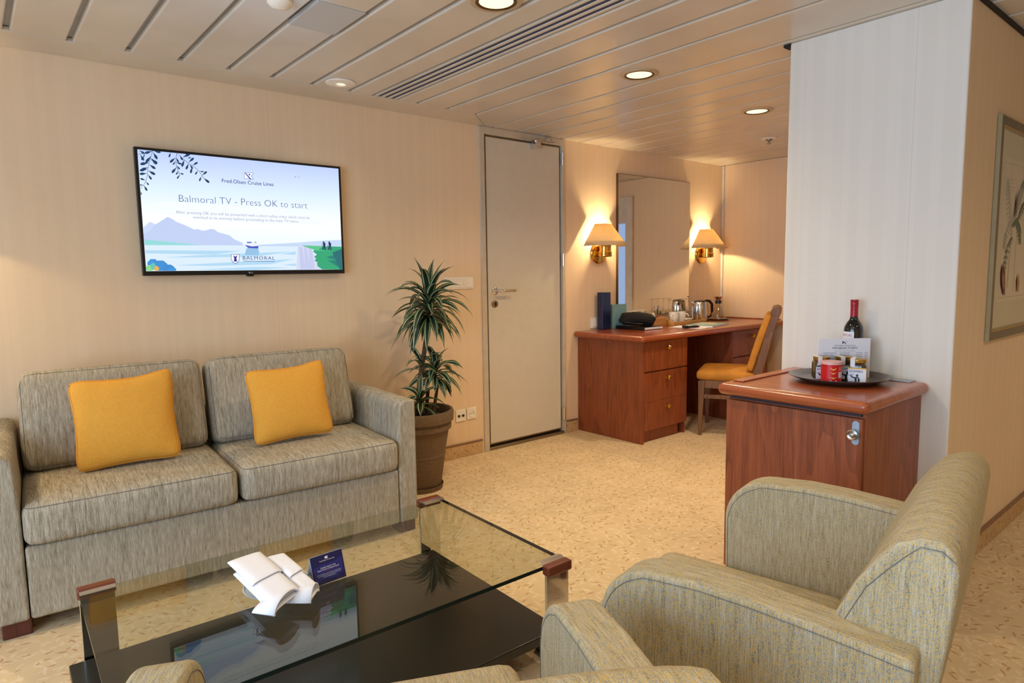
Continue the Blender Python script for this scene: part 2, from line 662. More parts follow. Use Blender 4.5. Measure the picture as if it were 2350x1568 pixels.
def rbox(bm, w, d, h, r, puff=(0, 0, 0), n=9, c=(0, 0, 0), rot=None, fn=None):
    """soft rounded box centred on c; puff = extra bulge of the x, y and z faces"""
    tmp = bmesh.new()
    bmesh.ops.create_cube(tmp, size=2.0)
    bmesh.ops.subdivide_edges(tmp, edges=tmp.edges[:], cuts=n, use_grid_fill=True)
    H = Vector((w/2, d/2, h/2))
    for v in tmp.verts:
        q = Vector([math.sin(PI/2*max(-1, min(1, t_))) for t_ in v.co])
        p = Vector((q.x*H.x, q.y*H.y, q.z*H.z))
        inner = Vector([max(-(H[i]-r), min(H[i]-r, p[i])) for i in range(3)])
        dv = p-inner
        if dv.length > 1e-9:
            p = inner+dv.normalized()*r
        f = [(1-q.y**2)*(1-q.z**2), (1-q.x**2)*(1-q.z**2), (1-q.x**2)*(1-q.y**2)]
        for i in range(3):
            p[i] += puff[i]*q[i]*f[i]**0.7
        if fn:
            p = fn(p, q)
        if rot:
            p = rot @ p
        v.co = p+Vector(c)
    me = bpy.data.meshes.new('tmp')
    tmp.to_mesh(me)
    tmp.free()
    bm.from_mesh(me)
    bpy.data.meshes.remove(me)
    return bm


def text_verts(s, size, align='CENTER', bold=0.0, spacing=1.0):
    cu_ = bpy.data.curves.new('txt', 'FONT')
    cu_.body = s
    cu_.size = size
    cu_.align_x = align
    cu_.offset = bold
    cu_.resolution_u = 3
    cu_.space_character = spacing
    o = bpy.data.objects.new('txt', cu_)
    C.objects.link(o)
    me = bpy.data.meshes.new_from_object(o)
    bpy.data.objects.remove(o)
    bpy.data.curves.remove(cu_)
    return me


def add_text(bm, s, size, mat4, mi=0, align='CENTER', bold=0.0, sx=1.0, spacing=1.0):
    me = text_verts(s, size, align, bold, spacing)
    if sx != 1.0:
        me.transform(Matrix.Diagonal((sx, 1, 1, 1)))
    me.transform(mat4)
    n0 = len(bm.faces)
    bm.from_mesh(me)
    bm.faces.ensure_lookup_table()
    for f in bm.faces[n0:]:
        f.material_index = mi
    bpy.data.meshes.remove(me)


# ------------------------------------------------------------------ room shell
ZC = 2.235
YW = 3.573
XE = 5.651
XL = -1.6
YS = -2.2
XC = 2.862
structure('floor', box(BM(), XL, XE, YS, YW, -0.08, 0.0), M['carpet'])
# north wall with the doorway cut out
DX0, DX1, DZ = 2.715, 3.515, ZC
bm = box(BM(), XL, DX0, YW, YW+0.12, 0, ZC+0.03)
box(bm, DX1, XE+0.12, YW, YW+0.12, 0, ZC+0.03)
structure('wall_north', bm, M['wall_n'])
# end wall with the far window
WY0, WY1 = 1.62, 2.335
bm = box(BM(), XE, XE+0.12, 2.43, YW, 0, ZC+0.03)
box(bm, XE, XE+0.12, YS, WY0, 0, ZC+0.03)
box(bm, XE, XE+0.12, WY0, 2.43, 2.06, ZC+0.03)
box(bm, XE, XE+0.12, WY0, 2.43, 0, 0.30)
structure('wall_east', bm, M['wall_e'])
w2_ = thing('window_2', 'white framed window in the end wall, seen in the mirror', 'window', (XE, 1.98, 0.3), kind='structure')
bm = box(BM(), XE-0.03, XE+0.10, WY1, 2.43, 0.30, 2.06)
box(bm, XE-0.03, XE+0.10, WY0, WY0+0.05, 0.30, 2.06)
box(bm, XE-0.03, XE+0.10, WY0, WY1, 1.78, 2.06)
box(bm, XE-0.03, XE+0.10, WY0, WY1, 0.30, 0.36)
obj('window_frame', bm, M['white'], w2_, world=True, bevel=0.004)
obj('window_pane', box(BM(), XE+0.045, XE+0.05, WY0+0.05, WY1, 0.36, 1.78), M['window_glass'], w2_, world=True)
# left wall with the big window
bm = box(BM(), XL-0.12, XL, YS, -1.0, 0, ZC+0.03)
box(bm, XL-0.12, XL, 2.2, YW+0.12, 0, ZC+0.03)
box(bm, XL-0.12, XL, -1.0, 2.2, 0, 0.35)
box(bm, XL-0.12, XL, -1.0, 2.2, 2.12, ZC+0.03)
structure('wall_west', bm, M['wall_e'])
w1_ = thing('window_1', 'large white framed window in the left wall', 'window', (XL, 0.6, 0.35), kind='structure')
bm = BM()
for y0, y1 in ((-1.0, -0.93), (0.02, 0.10), (1.10, 1.18), (2.13, 2.2)):
    box(bm, XL-0.10, XL-0.02, y0, y1, 0.35, 2.12)
box(bm, XL-0.10, XL-0.02, -1.0, 2.2, 0.35, 0.42)
box(bm, XL-0.10, XL-0.02, -1.0, 2.2, 2.05, 2.12)
obj('window_frame', bm, M['white'], w1_, world=True)
# south wall
structure('wall_south', box(BM(), XL-0.12, XE+0.12, YS-0.12, YS, 0, ZC+0.03), M['wall_n'])
# pillar with minibar
YC0, YC1 = 0.81, 1.49
bm = box(BM(), XC, XE, YC0, YC1, 0, ZC)
bm.faces.ensure_lookup_table()
bmesh.ops.recalc_face_normals(bm, faces=bm.faces[:])
for f in bm.faces:
    f.material_index = 0 if abs(f.normal.x) > 0.5 else 1
structure('wall_pillar', bm, [M['wall_col'], M['wall_side']], bevel=0.008, seg=3)
structure('trim_3', box(BM(), XC+0.002, XE, YC0-0.012, YC0-0.001, ZC-0.016, ZC-0.001), M['dark'])

# ceiling: metal slats running towards the TV wall, bedded under a grey soffit
bm = box(BM(), XL-0.12, XE+0.12, YS-0.12, YW+0.12, ZC+0.021, ZC+0.10)
structure('ceiling', bm, M['ceil_gap'])
seams = [-1.475, -1.265, -1.055, -0.845, -0.635, -0.425, -0.215, -0.005, 0.203, 0.412, 0.624, 0.833, 1.045, 1.253, 1.458, 1.669, 1.812, 1.962, 2.094,
         2.305, 2.52, 2.83, 3.043, 3.258, 3.474, 3.690, 3.906, 4.122, 4.338, 4.554, 4.770, 4.986, 5.202, 5.418, 5.634]
DL = [(2.681, 2.182, 0.067), (3.875, 2.222, 0.067), (1.561, 1.93, 0.067)]


def slat(bm, x0, x1, y0, y1, g):
    e = 0.006
    z0, z1 = ZC, ZC+0.021
    pts = [(x0+g, z1), (x0+g, z0+e), (x0+g+e*0.35, z0+e*0.3), (x0+g+e, z0), (x1-g-e, z0), (x1-g-e*0.35, z0+e*0.3), (x1-g, z0+e), (x1-g, z1)]
    prism(bm, pts, y0, y1, 'y')


bm = BM()
prev = XL
for s in seams+[XE]:
    left = s <= 2.53
    g = 0.011 if left else 0.0085
    ytop = 3.335 if left else YW
    if 1.8 < prev < 1.9:      # the air slot has its own panel
        prev = s
        continue
    if abs(prev-1.045) < 0.01:
        slat(bm, prev, s, YS, 2.315, g)
        slat(bm, prev, s, 2.605, ytop, g)
    else:
        slat(bm, prev, s, YS, 3.345 if abs(prev-2.52) < 0.01 else ytop, g)
        if abs(prev-2.52) < 0.01:
            prism(bm, [(2.5275, 3.3452), (2.8235, 3.3452), (2.8235, YW-0.001), (2.781, YW-0.001)], ZC, ZC+0.02, 'z')
    prev = s
structure('trim_1', bm, M['ceil'], label='cream metal ceiling slats')
# flat border strip along the TV wall with its mitred end
bm = prism(BM(), [(XL, 3.345), (2.523, 3.345), (2.545, 3.366), (2.775, YW-0.001), (XL, YW-0.001)], ZC, ZC+0.02, 'z')
structure('trim_2', bm, M['ceil'], bevel=0.004, label='cream border strip of the ceiling')
structure('trim_4', box(BM(), XC-0.001, XC+0.05, YC1+0.001, YC1+0.03, ZC-0.012, ZC-0.001), M['dark'])

# baseboards: strips of carpet with a brown cap
def baseboard(name, segs, cap):
    bm = BM()
    for s in segs:
        box(bm, *s, 0.0, 0.085)
    for s in cap:
        box(bm, *s, 0.085, 0.097, 1)
    structure(name, bm, [M['base_carpet'], M['base_cap']], bevel=0.003)


baseboard('baseboard_north', [(XL, DX0-0.02, YW-0.012, YW-0.001), (DX1+0.01, 3.64, YW-0.012, YW-0.001)],
          [(XL, DX0-0.02, YW-0.015, YW-0.001), (DX1+0.01, 3.64, YW-0.015, YW-0.001)])
baseboard('baseboard_pillar', [(XC+0.01, XE-0.03, YC0-0.012, YC0-0.001)], [(XC+0.01, XE-0.03, YC0-0.015, YC0-0.001)])
baseboard('baseboard_east', [(XE-0.012, XE-0.001, 2.45, 2.9)], [(XE-0.015, XE-0.001, 2.45, 2.9)])
structure('trim_5', box(BM(), XE-0.022, XE-0.001, YW-0.022, YW-0.001, 0, ZC-0.001), M['white'], bevel=0.004, label='white corner strip')

# ------------------------------------------------------------------ door
d = thing('door_1', 'narrow cream door with steel handle and closer, between the plant and the desk', 'door', ((DX0+DX1)/2, YW, 0), kind='structure')
lx0, lx1, lz0, lz1 = 2.775, 3.475, 0.045, 2.172
bm = box(BM(), DX0, lx0-0.018, YW-0.012, YW+0.1, 0, ZC-0.001)
box(bm, lx1+0.014, DX1, YW-0.012, YW+0.1, 0, ZC-0.001)
box(bm, lx0-0.018, lx1+0.014, YW-0.012, YW+0.1, lz1+0.014, ZC-0.001)
box(bm, lx0-0.03, lx1+0.03, YW+0.06, YW+0.1, 0, lz1+0.03)
obj('door_frame', bm, M['frame_paint'], d, world=True, bevel=0.003)
bm = box(BM(), lx0-0.012, lx1+0.012, YW+0.012, YW+0.045, lz0-0.012, lz1+0.010)
obj('door_edge', bm, M['steel'], d, world=True, bevel=0.002, label='brown steel edging of the door leaf')
lf = obj('door_leaf', box(BM(), lx0+0.004, lx1-0.004, YW+0.004, YW+0.012, lz0, lz1), M['cream_door'], d, world=True, bevel=0.002)
obj('threshold', box(BM(), lx0-0.02, lx1+0.02, YW-0.015, YW+0.06, 0, 0.022), M['steel'], d, world=True, bevel=0.004)
bm = lathe(BM(), [(0.027, 0), (0.027, 0.006), (0.022, 0.010)], 28, (2.835, YW+0.004, 1.127), axis='y')
tube(bm, [(2.835, YW+0.0, 1.127), (2.835, YW-0.05, 1.127), (2.845, YW-0.058, 1.127), (2.87, YW-0.06, 1.127), (2.975, YW-0.06, 1.127)], 0.010, 12)
obj('door_handle', bm, M['chrome'], d, world=True, smooth=40)
bm = lathe(BM(), [(0.027, 0), (0.027, 0.006), (0.022, 0.009)], 28, (2.833, YW+0.004, 1.037), axis='y')
box(bm, 2.828, 2.838, YW-0.008, YW-0.004, 1.022, 1.040, 1)
lathe(bm, [(0.008, 0.0), (0.008, 0.012)], 14, (2.833, YW+0.004, 1.042), axis='y', mi=1)
obj('door_lock', bm, [M['steel'], M['socket_dark']], d, world=True, smooth=40)
for z in (2.09, 1.342, 0.158):
    bm = lathe(BM(), [(0.009, -0.048), (0.009, -0.002), (0.0075, -0.001), (0.0075, 0.001), (0.009, 0.002), (0.009, 0.048)], 14, (3.489, YW-0.018, z))
    box(bm, 3.480, 3.486, YW-0.022, YW-0.001, z-0.045, z+0.045)
    obj('hinge', bm, M['chrome'], d, world=True, smooth=40)
bm = box(BM(), 3.185, 3.235, YW-0.055, YW-0.001, 2.135, 2.175)
tube(bm, [(3.21, YW-0.03, 2.172), (3.21, YW-0.03, 2.190)], 0.014, 12)
box(bm, 3.06, 3.24, YW-0.050, YW-0.032, 2.183, 2.191)
box(bm, 3.20, 3.385, YW-0.046, YW-0.026, 2.192, 2.199)
box(bm, 3.315, 3.355, YW-0.03, YW-0.013, 2.199, 2.222)
obj('door_closer', bm, M['chrome'], d, world=True, bevel=0.002)

# ------------------------------------------------------------------ ceiling fittings
lamps = []
DL_LABELS = ['round recessed downlight in front of the door, largest one lit on the ceiling',
             'round recessed downlight in the alcove ceiling beside the pillar',
             'round recessed downlight cut by the top edge of the photo']
c0 = None
for i, (x, y, r) in enumerate(DL):
    c = thing('ceiling_light', DL_LABELS[i], 'ceiling light', (x, y, ZC), 0, 'recessed downlights')
    obj('trim_ring', lathe(BM(), [(r+0.030, -0.0005), (r+0.027, -0.006), (r+0.010, -0.007), (r+0.006, -0.003), (r+0.004, -0.001)], 40, cap=False), M['steel_trim'], c, smooth=40)
    obj('inner_ring', lathe(BM(), [(r+0.009, -0.0068), (r+0.002, -0.0085), (r-0.004, -0.005), (r-0.004, -0.001)], 40, cap=False), M['gold_dark'], c, smooth=40)
    obj('diffuser', lathe(BM(), [(0.0, -0.0028), (r-0.01, -0.0035), (r-0.003, -0.004), (r-0.003, -0.001)], 40, cap=False), M['downlight'], c, smooth=40)
    L = light('downlight_beam', 'SPOT', (0, 0, -0.02), 58, WARM2, (0, 0, 0), spot_size=R_(150), spot_blend=1.0, shadow_soft_size=0.06)
    L.parent = c
c = thing('ceiling_spotlight', 'small round white ceiling spotlight near the left wall border', 'ceiling light', (1.558, 3.208, ZC))
bm = lathe(BM(), [(0.076, -0.001), (0.074, -0.006), (0.045, -0.010), (0.028, -0.012), (0.024, -0.004), (0.0, -0.003)], 40, cap=False)
obj('housing', bm, M['plastic_white'], c, smooth=40)
obj('lens', lathe(BM(), [(0.0, -0.005), (0.021, -0.006), (0.023, -0.004)], 24, cap=False), M['downlight'], c, smooth=40)
L = light('spotlight_beam', 'SPOT', (0, 0, -0.02), 5, WARM2, (0, 0, 0), spot_size=R_(120), spot_blend=1.0, shadow_soft_size=0.03)
L.parent = c
# warm downlights further back in the cabin, outside the picture
for x, y in ((0.6, 0.2), (2.2, -0.6), (-0.6, 2.4), (4.4, -0.4)):
    c = thing('ceiling_light', 'round recessed downlight in the ceiling behind the viewer', 'ceiling light', (x, y, ZC), 0, 'recessed downlights')
    r = 0.067
    obj('trim_ring', lathe(BM(), [(r+0.030, -0.0005), (r+0.027, -0.006), (r+0.010, -0.007), (r+0.004, -0.001)], 32, cap=False), M['steel_trim'], c, smooth=40)
    obj('diffuser', lathe(BM(), [(0.0, -0.003), (r-0.003, -0.004), (r-0.003, -0.001)], 32, cap=False), M['downlight'], c, smooth=40)
    L = light('downlight_beam', 'SPOT', (0, 0, -0.02), 38, WARM2, (0, 0, 0), spot_size=R_(150), spot_blend=1.0, shadow_soft_size=0.06)
    L.parent = c

v = thing('ceiling_vent', 'long ceiling air slot with three dark navy lines', 'air vent', (1.887, 0.5, ZC))
bm = BM()
for a, b in ((1.819, 1.835), (1.856, 1.876), (1.897, 1.916), (1.937, 1.955)):
    box(bm, a, b, YS+0.01, 3.33, ZC, ZC+0.018)
obj('vent_blade', bm, M['ceil'], v, world=True, bevel=0.003)
obj('slot', box(BM(), 1.8195, 1.9545, YS+0.02, 3.325, ZC+0.003, ZC+0.0215), M['navy_slot'], v, world=True, label='dark navy slot lining')
v = thing('loudspeaker_grille', 'grey perforated panel set between two ceiling slats', 'speaker grille', (1.149, 2.46, ZC))
obj('panel', box(BM(), 1.055, 1.243, 2.320, 2.600, ZC-0.002, ZC+0.018), M['perf'], v, world=True, bevel=0.002)
c = thing('smoke_detector', 'small white round detector cut by the top edge of the photo', 'detector', (0.945, 2.40, ZC))
obj('housing', lathe(BM(), [(0.045, -0.001), (0.045, -0.012), (0.034, -0.024), (0.012, -0.030), (0, -0.030)], 30, cap=False), M['plastic_white'], c, smooth=40)
c = thing('sprinkler', 'small steel fire sprinkler on the alcove ceiling', 'sprinkler', (4.752, 2.62, ZC))
obj('rosette', lathe(BM(), [(0.058, -0.001), (0.056, -0.005), (0.030, -0.010), (0.026, -0.001)], 30, cap=False), M['plastic_white'], c, smooth=40)
bm = lathe(BM(), [(0.026, -0.002), (0.024, -0.014), (0.010, -0.018), (0.008, -0.026)], 20, cap=False)
for s in (-1, 1):
    tube(bm, [(s*0.008, 0, -0.020), (s*0.013, 0, -0.030), (s*0.004, 0, -0.040)], 0.002, 6)
lathe(bm, [(0, -0.040), (0.016, -0.040), (0.016, -0.043), (0, -0.043)], 16, cap=False)
obj('sprinkler_head', bm, M['steel'], c, smooth=40)

# ------------------------------------------------------------------ wall fittings
s = thing('light_switch', 'white triple light switch behind the plant', 'light switch', (2.524, YW, 1.187))
sw0 = 2.404
obj('switch_plate', box(BM(), 2.404, 2.645, YW-0.009, YW-0.001, 1.147, 1.228), M['plastic_white'], s, world=True, bevel=0.003)
for k in range(3):
    x = 2.412+k*0.0785
    obj('rocker', box(BM(), x+0.004, x+0.064, YW-0.014, YW-0.008, 1.157, 1.217), M['plastic_white'], s, world=True, bevel=0.002)
s = thing('power_socket', 'white round power socket nearest the door, above the skirting', 'socket', (2.607, YW, 0.293))
bm = box(BM(), 2.567, 2.647, YW-0.009, YW-0.001, 0.253, 0.333)
obj('socket_plate', bm, M['plastic_white'], s, world=True, bevel=0.003)
bm = lathe(BM(), [(0.0, 0.0004), (0.020, 0.0004), (0.023, 0.0045), (0.0245, 0.0)], 28, (2.607, YW-0.009, 0.291), axis='y', cap=False)
for dx in (-0.0095, 0.0095):
    lathe(bm, [(0, 0.0012), (0.0032, 0.0012)], 10, (2.607+dx, YW-0.009, 0.291), axis='y', mi=1, cap=False)
obj('socket_insert', bm, [M['plastic_white'], M['socket_dark']], s, world=True, smooth=40)
s = thing('aerial_socket', 'white aerial wall socket with two dark ports beside the pot rim', 'socket', (2.515, YW, 0.293))
obj('socket_plate', box(BM(), 2.475, 2.556, YW-0.009, YW-0.001, 0.249, 0.330), M['plastic_white'], s, world=True, bevel=0.003)
bm = BM()
for dx in (-0.018, 0.018):
    lathe(bm, [(0.0095, 0.0), (0.0095, 0.0025), (0.005, 0.0025), (0.004, 0.0005), (0, 0.0005)], 16, (2.515+dx, YW-0.009, 0.288), axis='y', cap=False)
lathe(bm, [(0.003, 0.0), (0.003, 0.002), (0, 0.002)], 10, (2.515, YW-0.009, 0.288), axis='y', cap=False)
obj('port', bm, M['socket_dark'], s, world=True, smooth=40, label='dark round ports')
s = thing('desk_socket', 'white square socket on the wall beside the dark blue binder', 'socket', (3.84, YW, 0.87))
obj('socket_plate', box(BM(), 3.797, 3.885, YW-0.010, YW-0.001, 0.80, 0.885), M['plastic_white'], s, world=True, bevel=0.003)
obj('socket_insert', box(BM(), 3.812, 3.870, YW-0.014, YW-0.009, 0.812, 0.872), M['plastic_white'], s, world=True, bevel=0.003)

# mirror
m = thing('wall_mirror', 'large upright mirror between two brass wall lamps above the desk', 'mirror', (4.60, YW, 0.87))
obj('mirror_frame', box(BM(), 4.105, 5.085, YW-0.022, YW-0.001, 0.868, 2.038), M['gold_dark'], m, world=True, bevel=0.002, label='dark gold edge')
obj('mirror_glass', box(BM(), 4.109, 5.081, YW-0.026, YW-0.022, 0.872, 2.034), M['mirror'], m, world=True)


def wall_lamp(x, label, z=1.40, power=35):
    m = thing('wall_lamp', label, 'wall lamp', (x, YW, z), 0, 'brass wall lamps with half shades')
    # round brass back plate
    obj('back_plate', lathe(BM(), [(0.0, 0.020), (0.075, 0.018), (0.088, 0.010), (0.090, 0.001)], 40, (0, 0, 0.0), axis='y', cap=False), M['brass'], m, smooth=50)
    # stepped brass cup carrying the bulb holder
    bm = lathe(BM(), [(0.0, -0.040), (0.050, -0.040), (0.056, -0.034), (0.056, -0.026), (0.052, -0.024), (0.056, -0.022), (0.056, -0.014),
                      (0.052, -0.012), (0.056, -0.010), (0.056, 0.0), (0.050, 0.004), (0.050, 0.050), (0.0, 0.050)], 32, (0, -0.070, 0.005), cap=False)
    box(bm, -0.012, 0.012, -0.09, -0.015, 0.0, 0.024)
    obj('lamp_holder', bm, M['brass'], m, smooth=40)
    b = obj('bulb', lathe(BM(), [(0.012, 0.0), (0.016, 0.02), (0.018, 0.06), (0.010, 0.085), (0, 0.09)], 16, (0, -0.070, 0.058), cap=False), M['bulb'], m, smooth=60)
    # half cone shade open towards the wall
    bm = BM()
    yo = -0.035
    n = 28
    for (dr, nz_) in ((0.0, 1),):
        rows = []
        for (r, z) in ((0.205, 0.050), (0.078, 0.222)):
            rows.append([bm.verts.new((r*math.cos(PI+PI*i/n), yo+r*math.sin(PI+PI*i/n), z)) for i in range(n+1)])
        for i in range(n):
            bm.faces.new((rows[0][i], rows[0][i+1], rows[1][i+1], rows[1][i]))
    o = obj('lamp_shade', bm, M['shade'], m, smooth=40)
    so = o.modifiers.new('thick', 'SOLIDIFY')
    so.thickness = 0.002
    L = light('lamp_glow', 'POINT', (0, -0.078, 0.125), power, WARM, shadow_soft_size=0.02)
    L.parent = m
    return m


wl = wall_lamp(3.893, 'brass wall lamp with cream half shade, left of the mirror')
wall_lamp(5.302, 'brass wall lamp with cream half shade, right of the mirror in the alcove corner')
wall_lamp(-0.32, 'brass wall lamp with cream half shade on the TV wall, beyond the sofa', 1.40, 55)

# ------------------------------------------------------------------ television
TX0, TX1, TZ0, TZ1 = 0.655, 1.688, 1.262, 1.865
YT = 3.52
tv = thing('television', 'large flat television showing a welcome screen, on the wall above the sofa', 'television', ((TX0+TX1)/2, YW, TZ0))
bm = box(BM(), TX0+0.08, TX1-0.08, YT+0.02, YW-0.001, TZ0+0.08, TZ1-0.08)
box(bm, TX0, TX1, YT, YT+0.028, TZ0, TZ1)
obj('television_body', bm, M['black'], tv, world=True, bevel=0.002)
bm = prism(BM(), [(1.135, TZ0), (1.175, TZ0), (1.170, TZ0-0.010), (1.140, TZ0-0.010)], YT+0.001, YT+0.02, 'y')
obj('infrared_sensor', bm, M['black'], tv, world=True, bevel=0.001)
sx0, sx1, sz0, sz1 = TX0+0.0135, TX1-0.0135, TZ0+0.022, TZ1-0.0125

# homography from a flat study of the screen picture (TL, TR, BR, BL) to 0..1
def homog(src):
    import numpy as np
    dst = [(0, 1), (1, 1), (1, 0), (0, 0)]
    A, B = [], []
    for (x, y), (u, v_) in zip(src, dst):
        A.append([x, y, 1, 0, 0, 0, -u*x, -u*y]); B.append(u)
        A.append([0, 0, 0, x, y, 1, -v_*x, -v_*y]); B.append(v_)
    h = np.linalg.solve(np.array(A, float), np.array(B, float))
    return lambda x, y: ((h[0]*x+h[1]*y+h[2])/(h[6]*x+h[7]*y+1), (h[3]*x+h[4]*y+h[5])/(h[6]*x+h[7]*y+1))


hs = homog([(125, 122), (2237, 307), (2255, 1380), (190, 1402)])
smats = []
sidx = {}


def sm(rgb, k=1.0):
    key = (rgb, k)
    if key not in sidx:
        sidx[key] = len(smats)
        smats.append(emit('screen_colour', rgb, k))
    return sidx[key]


sbm = BM()
layer = [0]


def uv2w(u, v_):
    return (sx0+(sx1-sx0)*u, YT-0.0008-0.00006*layer[0], sz0+(sz1-sz0)*v_)


def poly(pts, rgb, k=1.0, raw=False):
    layer[0] += 1
    vs = []
    for p in pts:
        u, v_ = p if raw else hs(*p)
        vs.append(sbm.verts.new(uv2w(min(1, max(0, u)), min(1, max(0, v_)))))
    sbm.faces.new(vs).material_index = sm(rgb, k)


# sky to water gradient
t = NT('screen_sky')
tc = t.n('ShaderNodeTexCoord')
sp = t.n('ShaderNodeSeparateXYZ')
t.t.links.new(tc.outputs['Object'], sp.inputs[0])
zz = t.math('DIVIDE', t.math('SUBTRACT', sp.outputs[2], sz0-TZ0), sz1-sz0)
t.base((0, 0, 0, 1), 0.3)
t.put(t.b.inputs['Emission Color'], t.ramp(zz, [(0.0, lin((196, 226, 250))), (0.2, lin((235, 246, 255))), (0.45, lin((250, 253, 255))), (0.7, lin((222, 240, 254))), (1.0, lin((190, 208, 255)))]))
t.b.inputs['Emission Strength'].default_value = 1.05
smats.append(t.m)
f = sbm.faces.new([sbm.verts.new(uv2w(*p)) for p in ((0, 0), (1, 0), (1, 1), (0, 1))])
f.material_index = 0
for pts in ([(165, 712), (400, 668), (900, 700), (1500, 735), (2060, 770), (1500, 760), (700, 735)],
            [(160, 770), (780, 770), (1000, 735), (1400, 745), (1800, 800), (2080, 890), (2200, 905), (1500, 900), (700, 840)]):
    poly(pts, (247, 252, 255))
poly([(170, 945), (240, 882), (298, 910), (425, 830), (490, 862), (510, 880), (600, 915), (700, 962), (740, 958), (785, 975), (830, 968), (870, 955), (910, 960),
      (950, 990), (1070, 1022), (1110, 1060), (1200, 1100), (1215, 1130), (180, 1130)], (205, 220, 250))
poly([(170, 1010), (230, 985), (298, 910), (425, 830), (490, 862), (510, 880), (600, 915), (700, 962), (740, 958), (785, 975), (830, 968), (870, 955), (910, 960),
      (950, 990), (1070, 1022), (1110, 1060), (1200, 1100), (1215, 1130), (180, 1130)], (196, 212, 247))
poly([(178, 1070), (400, 1090), (780, 1128), (180, 1128)], (150, 222, 222))
poly([(1370, 1120), (1800, 1095), (2100, 1070), (2250, 1065), (2252, 1140), (1370, 1135)], (200, 220, 248))
poly([(182, 1132), (2252, 1138), (2255, 1380), (190, 1402)], (222, 240, 253))
for pts in ([(184, 1182), (1200, 1186), (900, 1225), (186, 1215)], [(380, 1258), (700, 1235), (1740, 1190), (1300, 1250)], [(480, 1340), (1000, 1310), (1740, 1270), (1500, 1325), (900, 1345)],
            [(1600, 1220), (1760, 1190), (1760, 1225)], [(700, 1385), (1300, 1355), (1700, 1360), (1300, 1390)], [(1620, 1332), (1760, 1318), (1760, 1345)]):
    poly(pts, (180, 220, 246))
# cliff and meadow
poly([(1785, 1126), (1850, 1130), (1880, 1150), (1940, 1170), (1960, 1230), (1985, 1290), (1990, 1340), (2030, 1378), (1762, 1382)], (214, 220, 244))
for a in (1800, 1850, 1900):
    poly([(a, 1140), (a+30, 1150), (a+60, 1379), (a+5, 1380)], (198, 205, 240))
poly([(1830, 1126), (2252, 1138), (2255, 1380), (2040, 1380), (1988, 1345), (1985, 1300), (1960, 1290), (1975, 1262), (1955, 1245), (1985, 1222), (1945, 1190), (1960, 1170), (1890, 1150)], (48, 168, 120))
poly([(1840, 1128), (2060, 1134), (2000, 1170), (2130, 1185), (1980, 1180), (1900, 1152)], (90, 200, 140))
poly([(2080, 1252), (2200, 1282), (2100, 1285), (2252, 1378), (2252, 1200)], (30, 130, 120))
poly([(2150, 1200), (2252, 1160), (2254, 1378), (2225, 1378)], (34, 110, 118))
# two walkers
for x in (2062, 2122):
    poly([(x-12, 1090), (x-4, 1078), (x+6, 1090), (x+18, 1108), (x+14, 1135), (x+20, 1175), (x+8, 1175), (x+2, 1140), (x-6, 1172), (x-16, 1172), (x-8, 1130), (x-10, 1108)], (24, 50, 92))
    poly([(x-22, 1108), (x-18, 1108), (x-14, 1170), (x-18, 1170)], (30, 60, 100))
# ship and its reflection
poly([(1242, 1158), (1366, 1160), (1374, 1200), (1366, 1232), (1222, 1228)], (150, 196, 232))
poly([(1222, 1120), (1250, 1108), (1300, 1092), (1350, 1098), (1370, 1122), (1366, 1160), (1262, 1156), (1240, 1138)], (238, 242, 252))
poly([(1222, 1122), (1300, 1138), (1370, 1132), (1364, 1160), (1262, 1156)], (70, 90, 200))
poly([(1246, 1090), (1292, 1088), (1300, 1102), (1250, 1104)], (90, 120, 190))
poly([(1325, 1098), (1340, 1086), (1350, 1100)], (150, 110, 170))
# bushes
for (cx, cy, rx, ry, col_) in ((262, 1330, 58, 56, (66, 150, 220)), (340, 1350, 72, 60, (60, 146, 216)), (420, 1372, 62, 40, (58, 140, 214)), (460, 1385, 40, 25, (60, 150, 220)),
                               (225, 1372, 40, 34, (140, 220, 140)), (262, 1350, 26, 34, (100, 196, 190)), (298, 1374, 24, 26, (240, 180, 70))):
    poly([(cx+rx*math.cos(a*PI/8)*(1+0.08*(a % 2)), min(1398, cy+ry*math.sin(a*PI/8)*(1+0.08*(a % 2)))) for a in range(16)], col_)
# birds
for x, y, k in ((1778, 398, 1), (1815, 403, 0.7)):
    poly([(x-14*k, y+3), (x-4*k, y-5*k), (x, y), (x+12*k, y-10*k), (x+2*k, y+3)], (90, 110, 150))


def branch(pts, leaves, w=4):
    for a, b in zip(pts[:-1], pts[1:]):
        dx, dy = b[0]-a[0], b[1]-a[1]
        L_ = math.hypot(dx, dy)
        nx, ny = -dy/L_*w/2, dx/L_*w/2
        poly([(a[0]+nx, a[1]+ny), (b[0]+nx, b[1]+ny), (b[0]-nx, b[1]-ny), (a[0]-nx, a[1]-ny)], (24, 70, 110))
    for (x, y, ang, l) in leaves:
        ca, sa = math.cos(R_(ang)), math.sin(R_(ang))
        o = [(0, 0), (0.30, -0.07), (0.62, -0.17), (0.88, -0.13), (1.0, 0.0), (0.85, 0.12), (0.6, 0.15), (0.3, 0.05)]
        poly([(x+l*(p*ca-q*sa), y+l*(p*sa+q*ca)) for p, q in o], (14, 62, 100))


